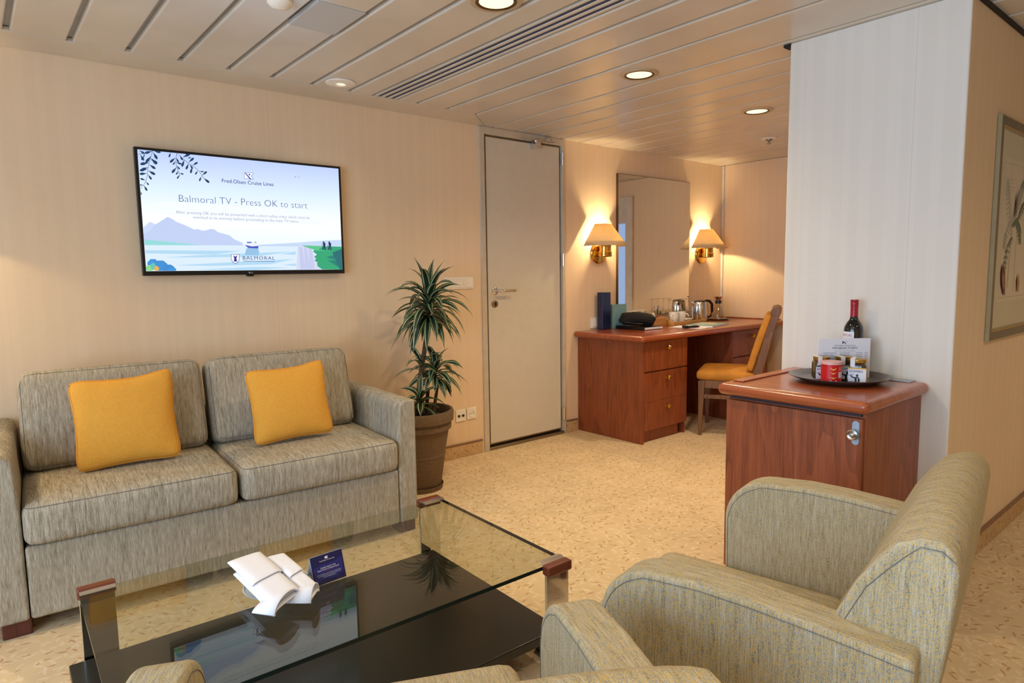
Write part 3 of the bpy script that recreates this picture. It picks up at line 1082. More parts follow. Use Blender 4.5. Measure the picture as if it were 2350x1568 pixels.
branch([(285, 138), (262, 205), (240, 275), (228, 350), (222, 400), (205, 460), (180, 500), (146, 540)],
       [(285, 140, 165, 90), (285, 150, 60, 90), (268, 190, 130, 95), (262, 210, 50, 95), (255, 225, 30, 90), (246, 262, 170, 100), (240, 280, 35, 85), (236, 310, 160, 85), (230, 330, 170, 90),
        (228, 345, 30, 90), (224, 375, 175, 85), (226, 385, 55, 70), (206, 450, 200, 62), (206, 460, 55, 50), (182, 500, 60, 70), (180, 500, 185, 40), (290, 140, 10, 80), (200, 190, 130, 60), (150, 560, 85, 45)])
branch([(125, 175), (180, 170), (285, 138)], [(140, 135, 30, 70), (150, 175, 60, 80), (130, 180, 170, 10), (200, 168, 110, 40)])
branch([(535, 160), (525, 210), (520, 260), (530, 310), (545, 350), (560, 400)],
       [(535, 165, 130, 10), (522, 205, 140, 85), (524, 205, 65, 60), (520, 245, 130, 50), (520, 255, 20, 65), (526, 290, 50, 55), (530, 305, 130, 85), (545, 345, 120, 50), (552, 370, 15, 50), (560, 385, 125, 55), (470, 150, 110, 60)])
branch([(530, 155), (590, 215), (650, 265), (720, 310), (765, 350), (800, 410), (840, 462)],
       [(560, 180, 60, 65), (590, 210, 330, 100), (610, 225, 110, 85), (650, 260, 320, 80), (655, 265, 115, 75), (665, 275, 60, 60), (690, 290, 330, 70), (690, 300, 105, 75), (750, 340, 125, 55),
        (765, 350, 5, 45), (790, 395, 320, 70), (785, 400, 115, 60), (805, 420, 40, 80), (600, 160, 10, 60), (640, 215, 345, 40)])
# company flag
poly([(1235, 358), (1270, 362), (1300, 358), (1332, 362), (1310, 395), (1335, 430), (1300, 432), (1265, 426), (1230, 428)], (120, 140, 200))
poly([(1239, 362), (1270, 366), (1300, 362), (1325, 366), (1303, 395), (1326, 426), (1300, 427), (1265, 421), (1234, 423)], (250, 252, 255))
poly([(1238, 362), (1250, 363), (1308, 428), (1290, 428)], (50, 80, 170))
poly([(1288+9*math.cos(a*PI/5), 380+9*math.sin(a*PI/5)) for a in range(10)], (60, 90, 180))
# crest
poly([(1074, 1218), (1163, 1220), (1163, 1275), (1150, 1305), (1120, 1326), (1090, 1308), (1074, 1280)], (90, 110, 170))
poly([(1079, 1223), (1158, 1225), (1158, 1273), (1146, 1300), (1120, 1319), (1094, 1303), (1079, 1277)], (248, 250, 255))
poly([(1100, 1234), (1107, 1234), (1111, 1246), (1125, 1246), (1130, 1234), (1137, 1234), (1134, 1258), (1126, 1264), (1136, 1275), (1130, 1285), (1140, 1298), (1100, 1298), (1108, 1285), (1102, 1275), (1112, 1264), (1103, 1258)], (30, 40, 140))
layer[0] += 1
PW, PH = sx1-sx0, sz1-sz0


def stext(s_, cx, cy, width, rgb, bold=0.0, spacing=1.0, sy=1.0):
    """writing centred at a point of the study, scaled to its measured width"""
    layer[0] += 1
    me = text_verts(s_, 0.05, 'CENTER', bold, spacing)
    xs = [v_.co.x for v_ in me.vertices]
    k = width*PW/(max(xs)-min(xs))
    u, v_ = hs(cx, cy)
    w = uv2w(u, v_)
    me.transform(Matrix.Translation(w) @ Matrix.Rotation(PI/2, 4, 'X') @ Matrix.Diagonal((k, k*sy, 1, 1)))
    n0 = len(sbm.faces)
    sbm.from_mesh(me)
    sbm.faces.ensure_lookup_table()
    for f_ in sbm.faces[n0:]:
        f_.material_index = sm(rgb)
    bpy.data.meshes.remove(me)


def wd(x0, x1, y):
    return hs(x1, y)[0]-hs(x0, y)[0]


stext('Fred.Olsen Cruise Lines', 1274, 483, wd(1004, 1545, 465), (52, 72, 150), 0.0003)
stext('Balmoral TV - Press OK to start', 1253, 705, wd(585, 1922, 680), (70, 96, 160), -0.0008)
stext('After pressing OK you will be presented with a short safety video which must be', 1253, 822, wd(556, 1950, 815), (120, 142, 190), -0.0005)
stext('watched in its entirety before proceeding to the main TV menu.', 1268, 868, wd(714, 1820, 860), (120, 142, 190), -0.0005)
stext('BALMORAL', 1366, 1278, wd(1198, 1533, 1265), (44, 60, 140), 0.0, 1.15, 0.85)
poly([(1198, 1292), (1533, 1296), (1533, 1300), (1198, 1297)], (70, 84, 150))
place(sbm, tv)
scr = obj('screen', sbm, smats, tv)
bm = BM()
add_text(bm, 'LG', 0.0105, Matrix.Translation((1.163, YT-0.0006, TZ0+0.006)) @ Matrix.Rotation(PI/2, 4, 'X'), bold=0.0002)
lathe(bm, [(0.0, 0.0006), (0.0045, 0.0006)], 16, (1.150, YT, TZ0+0.010), axis='y', cap=False)
obj('maker_mark', bm, plain('pale_grey_print', (170, 170, 175), 0.4), tv, world=True)

# ------------------------------------------------------------------ sofa
sofa_rot = R_(-3.6)
SX, SY = 0.80, 2.712
sofa = thing('sofa', 'two-seat grey-beige woven sofa against the TV wall', 'sofa', (SX, SY, 0), sofa_rot)
bm = box(BM(), -0.715, 0.715, 0.0, 0.78, 0.062, 0.325)
obj('base', bm, M['sofa'], sofa, bevel=0.012, seg=3)
bm = box(BM(), -0.715, 0.715, 0.66, 0.80, 0.325, 0.64)
obj('back_frame', bm, M['sofa'], sofa, bevel=0.03, seg=3)
for sd in (-1, 1):
    # arm: slim slab leaning outwards a little, its inner top edge rolled over
    w_ = 0.094 if sd > 0 else 0.150
    sec = [(0.0, 0.062), (0.0, 0.45), (0.006, 0.56)]+[(0.052+0.044*math.cos(R_(180-a*15)), 0.612+0.044*math.sin(R_(180-a*15))) for a in range(7)]+[(w_-0.006, 0.656), (w_, 0.646), (w_, 0.062)]
    bm = BM()
    prism(bm, [(sd*(0.718+p[0]), p[1]) for p in sec], 0.0, 0.80, 'y')
    obj('arm', bm, M['sofa'], sofa, bevel=0.014, seg=3)


def cushion_seam(name, w, d_, h, r, c, parent, rad=0.0011, zsign=1):
    """stitched edge running round a cushion"""
    bm = BM()
    z = c[2]+zsign*(h/2-r*0.28)
    hw, hd = w/2-r*0.28, d_/2-r*0.28
    pts = []
    rr = r
    for (sx_, sy_, a_) in ((1, 1, 0), (-1, 1, 90), (-1, -1, 180), (1, -1, 270)):
        for k in range(6):
            a = R_(a_+k*18)
            pts.append((c[0]+sx_*(hw-rr)+rr*math.cos(a), c[1]+sy_*(hd-rr)+rr*math.sin(a), z))
    tube(bm, pts, rad, 6, closed=True)
    return obj(name, bm, M['seam'], parent, smooth=40)


for cx in (-0.361, 0.358):
    w = 0.708
    c_ = (cx, 0.275, 0.400)
    sc_ = obj('seat_cushion', rbox(BM(), w, 0.60, 0.148, 0.034, (0.003, 0.006, 0.012), 11, c_), M['sofa'], sofa, smooth=60)
    cushion_seam('stitching', w, 0.60, 0.148, 0.03, c_, sc_)
for cx in (-0.365, 0.345):
    w = 0.69
    rot = Euler((R_(-16), 0, 0)).to_matrix()
    bc_ = obj('back_cushion', rbox(BM(), w, 0.16, 0.405, 0.045, (0.0, 0.022, 0.006), 11, (cx, 0.545, 0.665), rot), M['sofa'], sofa, smooth=60)
    bm = BM()
    pts = []
    for (sx_, sz_, a_) in ((1, 1, 0), (-1, 1, 90), (-1, -1, 180), (1, -1, 270)):
        for k in range(6):
            a = R_(a_+k*18)
            p = Vector((sx_*(w/2-0.055)+0.042*math.cos(a), -0.068, sz_*(0.2025-0.055)+0.042*math.sin(a)))
            p = rot @ p + Vector((cx, 0.545, 0.665))
            pts.append(p)
    tube(bm, pts, 0.0014, 6, closed=True)
    obj('piping', bm, M['seam'], bc_, smooth=40)
for x in (-0.80, 0.725):
    for y in (0.03, 0.68):
        w = 0.085
        obj('foot', box(BM(), x-0.0, x+w, y, y+0.09, 0.0, 0.063), M['foot_wood'], sofa, bevel=0.004)


def throw_pillow(name, label, loc, w, h, rx, rz, tip=0.0, ry=0.0):
    p = thing(name, label, 'cushion', loc, 0)
    n = 22
    T = 0.066
    bm = BM()
    rot = Euler((rx, ry, rz)).to_matrix()
    grid = {}

    def outline(u, v_):
        x = u*(w/2)*(1-0.095*(1-v_*v_))
        z = v_*(h/2)*(1-0.095*(1-u*u))
        # soft rounded corners
        k = max(0.0, abs(u)+abs(v_)-1.60)/0.40
        x *= 1-0.085*k*k
        z *= 1-0.085*k*k
        return x, z
    for side in (-1, 1):
        for i in range(n+1):
            for j in range(n+1):
                u = math.sin(PI/2*(2*i/n-1))
                v_ = math.sin(PI/2*(2*j/n-1))
                if side == 1 and (i in (0, n) or j in (0, n)):
                    grid[(side, i, j)] = grid[(-1, i, j)]
                    continue
                x, z = outline(u, v_)
                e = (1-u**2)*(1-v_**2)
                wr = 0.003*math.sin(9*u+3*v_)*math.cos(7*v_-2*u)*(1-e)
                if v_ > 0.4 and u > 0.2 and tip:
                    z += tip*((v_-0.4)/0.6)**2*((u-0.2)/0.8)**1.5
                y = side*(T*e**0.42+wr*min(1, 5*e))
                grid[(side, i, j)] = bm.verts.new(rot @ Vector((x, y, z)))
    for side in (-1, 1):
        for i in range(n):
            for j in range(n):
                q = [grid[(side, i, j)], grid[(side, i+1, j)], grid[(side, i+1, j+1)], grid[(side, i, j+1)]]
                bm.faces.new(q if side == -1 else q[::-1])
    rim = [grid[(-1, i, 0)].co.copy() for i in range(n)]+[grid[(-1, n, j)].co.copy() for j in range(n)] + \
          [grid[(-1, n-i, n)].co.copy() for i in range(n)]+[grid[(-1, 0, n-j)].co.copy() for j in range(n)]
    obj('pillow_cover', bm, M['orange'], p, smooth=80)
    bm = BM()
    tube(bm, rim, 0.0045, 8, closed=True)
    obj('piping', bm, M['orange_pipe'], p, smooth=60)
    return p


throw_pillow('throw_pillow', 'large orange pillow with piping on the left half of the sofa', (0.468, 3.055, 0.668), 0.385, 0.375, R_(-13), R_(-4), 0.018, R_(-1))
throw_pillow('throw_pillow', 'orange pillow with piping on the right half of the sofa, nearer the door', (1.125, 2.975, 0.662), 0.375, 0.352, R_(-14), R_(-4), 0.014, R_(-2))

# ------------------------------------------------------------------ coffee table
GZ = 0.33
tb_rot = R_(-1.6)
TCX, TCY = 0.80, 1.84
tb = thing('coffee_table', 'glass topped coffee table with chrome uprights and a black lower shelf', 'coffee table', (TCX, TCY, 0), tb_rot)
hx, hy = 0.625, 0.375
top = obj('glass_top', box(BM(), -hx, hx, -hy, hy, GZ-0.012, GZ), M['table_glass'], tb)
bm = BM()
e = 0.0012
box(bm, -hx, hx, -hy-e, -hy, GZ-0.012, GZ-0.0005)
box(bm, -hx-e, -hx, -hy, hy, GZ-0.012, GZ-0.0005)
box(bm, hx, hx+e, -hy, hy, GZ-0.012, GZ-0.0005)
obj('glass_edge', bm, M['glass_edge'], top, label='dark green ground edge of the glass')
obj('lower_shelf', box(BM(), -0.665, 0.585, -0.40, 0.375, 0.088, 0.12), M['black_glossy'], tb, bevel=0.004, seg=2)
for sx_ in (-1, 1):
    for sy_ in (-1, 1):
        x0 = sx_*(hx-0.045)
        w = 0.046
        yy = sy_*(hy+0.014)
        y0, y1 = sorted((yy-0.006, yy+0.006))
        lg = obj('leg', box(BM(), x0-w, x0+w, y0, y1, 0.02, GZ-0.01), M['chrome'], tb, bevel=0.002, label='flat chrome upright')
        y0, y1 = (yy-0.020, yy+0.014) if sy_ < 0 else (yy-0.014, yy+0.020)
        bm = box(BM(), x0-w-0.004, x0+w+0.004, y0, y1, GZ-0.026, GZ+0.007)
        obj('leather_cap', bm, M['leather'], lg, bevel=0.006, seg=3, label='brown leather cap')
        yc = sy_*(hy-0.017)
        bm = prism(BM(), [(yc-0.017, GZ+0.0005), (yc-0.017, GZ+0.004), (yc, GZ+0.0085), (yc+0.017, GZ+0.004), (yc+0.017, GZ+0.0005)], x0-w, x0+w, 'x')
        obj('glass_clip', bm, M['chrome'], lg, smooth=20)
        y0, y1 = sorted((yy-sy_*0.10, yy+0.004*sy_))
        obj('foot', box(BM(), x0-0.012, x0+0.012, y0, y1, 0.0, 0.03), M['black'], lg, bevel=0.004)
for x in (-0.45, 0.40):
    obj('shelf_support', box(BM(), x-0.03, x+0.03, -0.3, 0.3, 0.0, 0.089), M['black'], tb, bevel=0.003)

# side plates, napkins, cutlery and the folded card on the glass
ZT = GZ+0.0005


def plate(label, x, y, z):
    p = thing('side_plate', label, 'plate', (x, y, z), 0, 'side plates under the napkins')
    prof = [(0.0, 0.001), (0.05, 0.001), (0.052, 0.004), (0.094, 0.013), (0.095, 0.0145), (0.052, 0.007), (0.0, 0.005)]
    obj('plate_body', lathe(BM(), prof, 40, cap=False), M['porcelain'], p, smooth=50)
    bm = BM()
    tube(bm, [(0.090*math.cos(a*PI/20), 0.090*math.sin(a*PI/20), 0.0138) for a in range(40)], 0.0012, 6, closed=True)
    obj('blue_rim', bm, M['blue_rim'], p, smooth=50)


plate('white side plate with thin blue rim, lower of the pair under the napkins', 0.640, 1.860, ZT)
plate('white side plate with thin blue rim, upper of the pair under the napkins', 0.634, 1.852, ZT+0.0078)


def napkin(label, pts, z0, lift):
    """folded cloth: a tall soft stack of layers rolled at the near end"""
    p = thing('napkin', label, 'napkin', (0, 0, 0), 0, 'folded napkins')
    A, B, Cc, D_ = [Vector((q[0], q[1], 0)) for q in pts]     # far-left, far-right, near-right, near-left

    def layer_mesh(zb, th, s0, s1, wave):
        bm = BM()
        nu, nv = 10, 18
        g = {}
        for sd in (0, 1):
            for i in range(nu+1):
                for j in range(nv+1):
                    u = i/nu
                    v_ = s0+(s1-s0)*j/nv
                    P = (A*(1-u)+B*u)*(1-v_)+(D_*(1-u)+Cc*u)*v_
                    hump = 1-(2*u-1)**6
                    z = zb+(lift*0.25+lift*0.75*v_)*hump+wave*math.sin(3.2*v_+1.5*u)
                    edge = min(1.0, 6*min(u, 1-u, (j/nv), 1-(j/nv))+0.25)
                    z += (th*0.5*edge if sd else -th*0.5*edge)
                    g[(sd, i, j)] = bm.verts.new((P.x, P.y, max(z, z0)))
        for sd in (0, 1):
            for i in range(nu):
                for j in range(nv):
                    q = [g[(sd, i, j)], g[(sd, i+1, j)], g[(sd, i+1, j+1)], g[(sd, i, j+1)]]
                    bm.faces.new(q if sd else q[::-1])
        for i in range(nu):
            for j in (0, nv):
                bm.faces.new((g[(0, i, j)], g[(0, i+1, j)], g[(1, i+1, j)], g[(1, i, j)]))
        for j in range(nv):
            for i in (0, nu):
                bm.faces.new((g[(0, i, j)], g[(0, i, j+1)], g[(1, i, j+1)], g[(1, i, j)]))
        return bm
    o1 = obj('lower_fold', layer_mesh(z0+0.010, 0.012, 0.12, 1.0, 0.001), M['napkin'], p, smooth=70)
    o2 = obj('middle_fold', layer_mesh(z0+0.021, 0.008, 0.30, 0.97, 0.001), M['napkin'], p, smooth=70)
    o3 = obj('top_fold', layer_mesh(z0+0.030, 0.010, -0.02, 0.56, 0.001), M['napkin'], p, smooth=70)
    for o_, s0, s1, zb, th in ((o1, 0.9, 1.0, 0, 0),):
        pass
    # rolled open edge at the near end
    bm = BM()
    n = 14
    mid = (Cc+D_)/2
    ax = (Cc-D_)
    ln = ax.length
    ax.normalize()
    fw_ = Vector((-ax.y, ax.x, 0))
    rows = []
    for s_ in (0.0, 0.5, 1.0):
        row = []
        for k in range(n+1):
            a = -PI*0.15+PI*1.3*k/n
            c_ = D_+ax*ln*(0.5+0.5*math.cos(a))
            zz_ = z0+0.006+0.040*max(0, math.sin(a))*(1-0.65*s_)
            row.append(bm.verts.new((c_.x+fw_.x*0.07*s_, c_.y+fw_.y*0.07*s_, zz_)))
        rows.append(row)
    for a_ in range(2):
        for k in range(n):
            bm.faces.new((rows[a_][k], rows[a_][k+1], rows[a_+1][k+1], rows[a_+1][k]))
    o = obj('rolled_edge', bm, M['napkin'], p, smooth=80)
    so = o.modifiers.new('thick', 'SOLIDIFY')
    so.thickness = 0.003
    so.offset = -1
    return p


napkin('white folded napkin lying under the upper one, on the right', [(0.653, 1.985), (0.706, 1.978), (0.708, 1.722), (0.659, 1.668)], ZT+0.018, 0.006)
napkin('white folded napkin on top, on the left of the pair', [(0.546, 2.015), (0.648, 2.026), (0.654, 1.722), (0.554, 1.655)], ZT+0.024, 0.010)
for (x, y, rz, lb) in ((0.630, 1.868, 0.25, 'steel knife handle poking out of the upper napkin fold'), (0.682, 1.855, 0.15, 'steel knife handle poking out of the lower napkin fold')):
    k = thing('knife', lb, 'knife', (x, y, ZT+0.043), rz, 'knives in the napkins')
    obj('blade', rbox(BM(), 0.03, 0.014, 0.0016, 0.0007, c=(-0.045, 0, 0), n=3), M['chrome'], k, smooth=60)
    obj('handle', rbox(BM(), 0.060, 0.014, 0.006, 0.0028, c=(0, 0, 0), n=5), M['chrome'], k, smooth=60)

# tent card
A = Vector((0.728, 1.812, 0)); B = Vector((0.832, 1.815, 0))
cd = thing('tent_card', 'folded navy card about fresh fruit standing on the glass table', 'card', (0.774, 1.824, ZT), R_(3))
hw, hh, dd = 0.0525, 0.082, 0.026
bm = BM()
v1 = [bm.verts.new(p) for p in ((-hw, -dd, 0.0005), (hw, -dd, 0.0005), (hw, 0, hh), (-hw, 0, hh))]
bm.faces.new(v1)
v2 = [bm.verts.new(p) for p in ((hw, dd, 0.0005), (-hw, dd, 0.0005))]
bm.faces.new((v1[3], v1[2], v2[0], v2[1]))
o = obj('card_body', bm, plain('pale_blue_card', (206, 216, 230), 0.6), cd)
so = o.modifiers.new('thick', 'SOLIDIFY'); so.thickness = 0.0006; so.offset = 0
ang = math.atan2(hh, dd)
Mf = Matrix.Translation((0, -dd, 0.0005)) @ Matrix.Rotation(ang, 4, 'X')
SL = math.hypot(hh, dd)
bm = BM()


def quad(bm, x0, x1, y0, y1, z, mi, M4):
    f_ = bm.faces.new([bm.verts.new(M4 @ Vector(p)) for p in ((x0, y0, z), (x1, y0, z), (x1, y1, z), (x0, y1, z))])
    f_.material_index = mi


quad(bm, -hw+0.0005, hw-0.0005, 0.0005, SL-0.001, 0.0006, 0, Mf)
pts = [(-0.047, 0.006), (-0.02, 0.014), (0.02, 0.012), (0.047, 0.020), (0.047, 0.066), (0.02, 0.056), (-0.02, 0.058), (-0.047, 0.050)]
bm.faces.new([bm.verts.new(Mf @ Vector((a, b, 0.0009))) for a, b in pts]).material_index = 1
f_ = [(-0.006, 0.071), (0.005, 0.071), (0.002, 0.0745), (0.005, 0.078), (-0.006, 0.078)]
bm.faces.new([bm.verts.new(Mf @ Vector((a, b, 0.0012))) for a, b in f_]).material_index = 2


def ct(s_, y, size, mi=2, bold=0.0):
    add_text(bm, s_, size, Mf @ Matrix.Translation((0, y, 0.0013)), mi, 'CENTER', bold)


ct('Fred.Olsen Cruise Lines', 0.0655, 0.0050, 2, 0.0)
ct('PLEASE ENJOY THIS', 0.045, 0.0056, 2, 0.0)
ct('SELECTION OF FRESH FRUIT', 0.039, 0.0056, 2, 0.0)
quad(bm, -0.010, 0.014, 0.0365, 0.0371, 0.0013, 3, Mf)
ct('We will replenish your fruit basket throughout your', 0.028, 0.0037)
ct('cruise, but please speak to your stewardess if you', 0.0235, 0.0037)
ct('require anything additional.', 0.019, 0.0037)
obj('printed_front', bm, [M['navy'], M['navy2'], M['paper'], M['red']], cd, label='navy printed front')

# ------------------------------------------------------------------ potted dracaena
PX, PY = 1.965, 3.215
pl = thing('potted_plant', 'tall dracaena with striped leaves in a brown pot beside the sofa', 'plant', (PX, PY, 0))
RH = 0.47
prof = [(0.0, 0.012), (0.118, 0.012), (0.124, 0.02), (0.150, 0.20), (0.153, 0.203), (0.153, 0.212), (0.151, 0.214), (0.176, 0.355), (0.190, 0.360), (0.192, 0.385), (0.186, 0.397),
        (0.190, 0.402), (0.204, 0.408), (0.207, 0.455), (0.200, 0.470), (0.186, 0.468), (0.180, 0.440), (0.176, 0.425)]
pot = obj('pot', lathe(BM(), prof, 56, cap=False), M['pot'], pl, smooth=35)
obj('saucer', lathe(BM(), [(0, 0.001), (0.130, 0.001), (0.137, 0.028), (0.133, 0.028), (0.127, 0.010), (0, 0.010)], 48, cap=False), M['pot'], pl, smooth=40)
obj('soil', lathe(BM(), [(0, 0.430), (0.10, 0.432), (0.179, 0.428)], 32, cap=False), M['soil'], pl, smooth=60)
stem_pts = [(0.0, -0.01, 0.42), (0.005, 0.0, 0.52), (0.015, 0.0, 0.62), (0.03, 0.0, 0.70), (0.055, 0.01, 0.78), (0.075, 0.01, 0.88), (0.10, 0.01, 1.0)]
bm = BM()
tube(bm, stem_pts, 0.013, 10, rs=[0.016, 0.0155, 0.015, 0.014, 0.0135, 0.013, 0.012])
tube(bm, [(0.07, 0.02, 0.42), (0.075, 0.02, 0.50), (0.085, 0.02, 0.58)], 0.011, 10)
tube(bm, [(0.085, -0.02, 0.42), (0.11, -0.02, 0.52), (0.125, -0.02, 0.60)], 0.010, 10)
tube(bm, [(-0.01, -0.05, 0.42), (-0.015, -0.055, 0.49)], 0.008, 8)
obj('stem', bm, M['bark'], pl, smooth=60)


def leaf(bm, uvl, base, az, el, L, w, droop, twist=0.0):
    n = 9
    d = Vector((math.cos(az)*math.cos(el), math.sin(az)*math.cos(el), math.sin(el)))
    p = Vector(base)
    side = Vector((-math.sin(az), math.cos(az), 0))
    rows = []
    for i in range(n+1):
        t_ = i/n
        ww = w*(0.28+0.72*math.sin(PI*min(1, t_*1.02+0.06))**0.8)*(1 if t_ < 0.72 else max(0.02, (1-t_)/0.28)**0.75)
        sd = (Matrix.Rotation(twist*t_, 3, d) @ side).normalized()
        nrm = sd.cross(d).normalized()
        row = []
        for k, (a, h) in enumerate(((-1, 0.30), (-0.5, 0.06), (0, -0.05), (0.5, 0.06), (1, 0.30))):
            row.append((bm.verts.new(p+sd*ww*a*0.5-nrm*ww*h*0.5), k/4, t_))
        rows.append(row)
        p = p+d*(L/n)
        d = (d+Vector((0, 0, -1))*droop/n).normalized()
    for i in range(n):
        for k in range(4):
            q = [rows[i][k], rows[i][k+1], rows[i+1][k+1], rows[i+1][k]]
            f_ = bm.faces.new([x[0] for x in q])
            f_.smooth = True
            for lo, x in zip(f_.loops, q):
                lo[uvl].uv = (x[1], x[2])


def crown(name, c, n, L, w, h, tilt_lo=-10, tilt_hi=80, droop=1.6):
    bm = BM()
    uvl = bm.loops.layers.uv.new('UVMap')
    rnd = random.Random(hash(name) % 1000+n)
    rnd = random.Random(n*7+3)
    for i in range(n):
        t_ = i/n
        az = i*2.39996+rnd.uniform(-0.25, 0.25)
        el = R_(tilt_lo+(tilt_hi-tilt_lo)*t_**1.15+rnd.uniform(-8, 8))
        z = c[2]-h/2+h*t_
        l = L*(0.78+0.4*rnd.random())*(1.0 if t_ < 0.8 else 0.85)
        leaf(bm, uvl, (c[0], c[1], z), az, el, l, w*rnd.uniform(0.8, 1.15), droop*rnd.uniform(0.7, 1.4), rnd.uniform(-0.7, 0.7))
    return bm


obj('foliage', crown('foliage', (0.10, 0.012, 1.045), 74, 0.27, 0.046, 0.12, -12, 82, 1.75), M['leaf'], pl)
obj('foliage', crown('foliage', (0.125, 0.0, 0.665), 34, 0.20, 0.042, 0.07, -12, 80, 1.8), M['leaf'], pl)
obj('foliage', crown('foliage', (-0.015, -0.055, 0.515), 17, 0.17, 0.040, 0.06, -15, 80, 1.5), M['leaf'], pl)
obj('foliage', crown('foliage', (0.03, 0.0, 0.715), 7, 0.16, 0.036, 0.05, 10, 70, 1.4), M['leaf'], pl)

# ------------------------------------------------------------------ desk
ZD = 0.79
dk = thing('desk', 'cherry wood writing desk with drawers in the alcove below the mirror', 'desk', (4.62, 3.25, 0))
YF = 2.93


def bullnose(w0, w1, d0, d1, z1, th, n=6, left=True, right=True, front=True):
    """slab with half-round edges on the chosen sides"""
    return None


pts = []
# desk top: rounded left and front edges
bm = box(BM(), 3.60, XE-0.024, 2.885, YW-0.002, ZD-0.044, ZD)
o = obj('desk_top', bm, M['cherry_top_x'], dk, world=True, bevel=0.0215, seg=5)
obj('edge_strip', box(BM(), XE-0.05, XE-0.024, 2.95, YW-0.02, ZD, ZD+0.010), M['cherry_top_x'], dk, world=True, bevel=0.003)
bm = box(BM(), 3.655, 3.675, YF, YW-0.003, 0, ZD-0.044)
box(bm, 3.675, 4.175, YF+0.02, YW-0.003, 0.085, ZD-0.044)
box(bm, 3.675, 4.135, YF+0.04, YW-0.003, 0.0, 0.085)
box(bm, 4.175, 4.19, YF+0.015, YW-0.003, 0.0, ZD-0.044)
obj('pedestal', bm, M['cherry_dark'], dk, world=True, bevel=0.0015, label='left drawer pedestal')
bm = box(BM(), 4.81, 4.826, YF+0.004, YW-0.003, 0, ZD-0.044)
box(bm, 4.826, 5.37, YF+0.02, YW-0.003, 0.085, ZD-0.044)
box(bm, 4.826, 5.37, YF+0.05, YW-0.003, 0.0, 0.085)
obj('pedestal', bm, M['cherry_dark'], dk, world=True, bevel=0.0015, label='right drawer pedestal')
obj('back_panel', box(BM(), 4.19, 4.81, YW-0.03, YW-0.003, 0.02, ZD-0.044), M['cherry_dark'], dk, world=True)
obj('side_panel', box(BM(), 5.37, XE-0.003, YF+0.15, YF+0.17, 0.0, ZD-0.044), M['cherry_dark'], dk, world=True)


def knob(parent, x, y, z):
    bm = lathe(BM(), [(0.006, 0.0), (0.007, 0.010), (0.016, 0.016), (0.018, 0.022), (0.012, 0.030), (0.0, 0.032)], 20, (x, y, z), axis='y', cap=False)
    for dx in (-0.020, 0.020):
        lathe(bm, [(0.0, 0.010), (0.011, 0.009), (0.013, 0.004), (0.012, 0.0)], 14, (x+dx*0.6, y, z-0.004), axis='y', cap=False)
    obj('knob', bm, M['brass'], parent, world=True, smooth=40, label='brass knob')


for (x0, x1) in ((3.677, 4.19), (4.828, 5.365)):
    for (z0, z1) in ((0.527, 0.740), (0.303, 0.516), (0.092, 0.302)):
        dr = obj('drawer', box(BM(), x0, x1, YF, YF+0.019, z0, z1), M['cherry_dark'], dk, world=True, bevel=0.0015)
        knob(dr, (x0+x1)/2+0.01, YF, z1-0.052)

# ------------------------------------------------------------------ desk chair
ch = thing('desk_chair', 'brown wooden chair with gold velvet seat and back pushed up to the desk', 'chair', (4.498, 2.73, 0), R_(27))
cw = 0.215


def taper_leg(bm, x, y0, y1, zt, wt=0.040, wb=0.022, bow=0.0):
    n = 6
    rows = []
    for i in range(n+1):
        t_ = i/n
        z = zt*(1-t_)
        w = wt+(wb-wt)*t_
        yc = y0+(y1-y0)*t_+bow*math.sin(PI*t_)
        rows.append([bm.verts.new((x+a*w/2, yc+b*w/2, z)) for a, b in ((-1, -1), (1, -1), (1, 1), (-1, 1))])
    for i in range(n):
        for k in range(4):
            bm.faces.new((rows[i][k], rows[i][(k+1) % 4], rows[i+1][(k+1) % 4], rows[i+1][k]))
    bm.faces.new(rows[0])
    bm.faces.new(rows[-1][::-1])


for sx_ in (-1, 1):
    bm = BM()
    taper_leg(bm, sx_*cw, 0.205, 0.212, 0.42, 0.048, 0.024)
    obj('leg', bm, M['walnut'], ch, bevel=0.003)
    # rear leg runs up into the back
    side = [(y_+(0.058 if z_ < 0.7 else 0.072), z_) for y_, z_ in [(-0.30, 0.0), (-0.275, 0.0), (-0.200, 0.40), (-0.222, 0.50), (-0.312, 0.80), (-0.352, 0.925), (-0.340, 0.950), (-0.350, 0.968),
            (-0.375, 0.974), (-0.402, 0.966), (-0.412, 0.945), (-0.405, 0.925), (-0.378, 0.86), (-0.305, 0.60), (-0.268, 0.45), (-0.258, 0.38)]]
    obj('back_post', prism(BM(), side, sx_*cw-0.018, sx_*cw+0.018, 'x'), M['walnut'], ch, bevel=0.003)
bm = box(BM(), -cw, cw, 0.19, 0.215, 0.365, 0.425)
box(bm, -cw-0.012, -cw+0.012, -0.15, 0.20, 0.365, 0.425)
box(bm, cw-0.012, cw+0.012, -0.15, 0.20, 0.365, 0.425)
box(bm, -cw, cw, -0.16, -0.14, 0.365, 0.425)
obj('seat_frame', bm, M['walnut'], ch, bevel=0.003)
for sx_ in (-1, 1):
    obj('stretcher', box(BM(), sx_*cw-0.008, sx_*cw+0.008, -0.16, 0.20, 0.285, 0.315), M['walnut'], ch, bevel=0.003)
obj('seat', rbox(BM(), 0.475, 0.42, 0.07, 0.03, (0, 0, 0.014), 9, (0, 0.037, 0.460)), M['velvet'], ch, smooth=60)
rot = Euler((R_(17), 0, 0)).to_matrix()
obj('backrest', rbox(BM(), 0.462, 0.046, 0.43, 0.016, (0, 0.008, 0), 9, (0, -0.193, 0.715), rot), M['velvet'], ch, smooth=60)
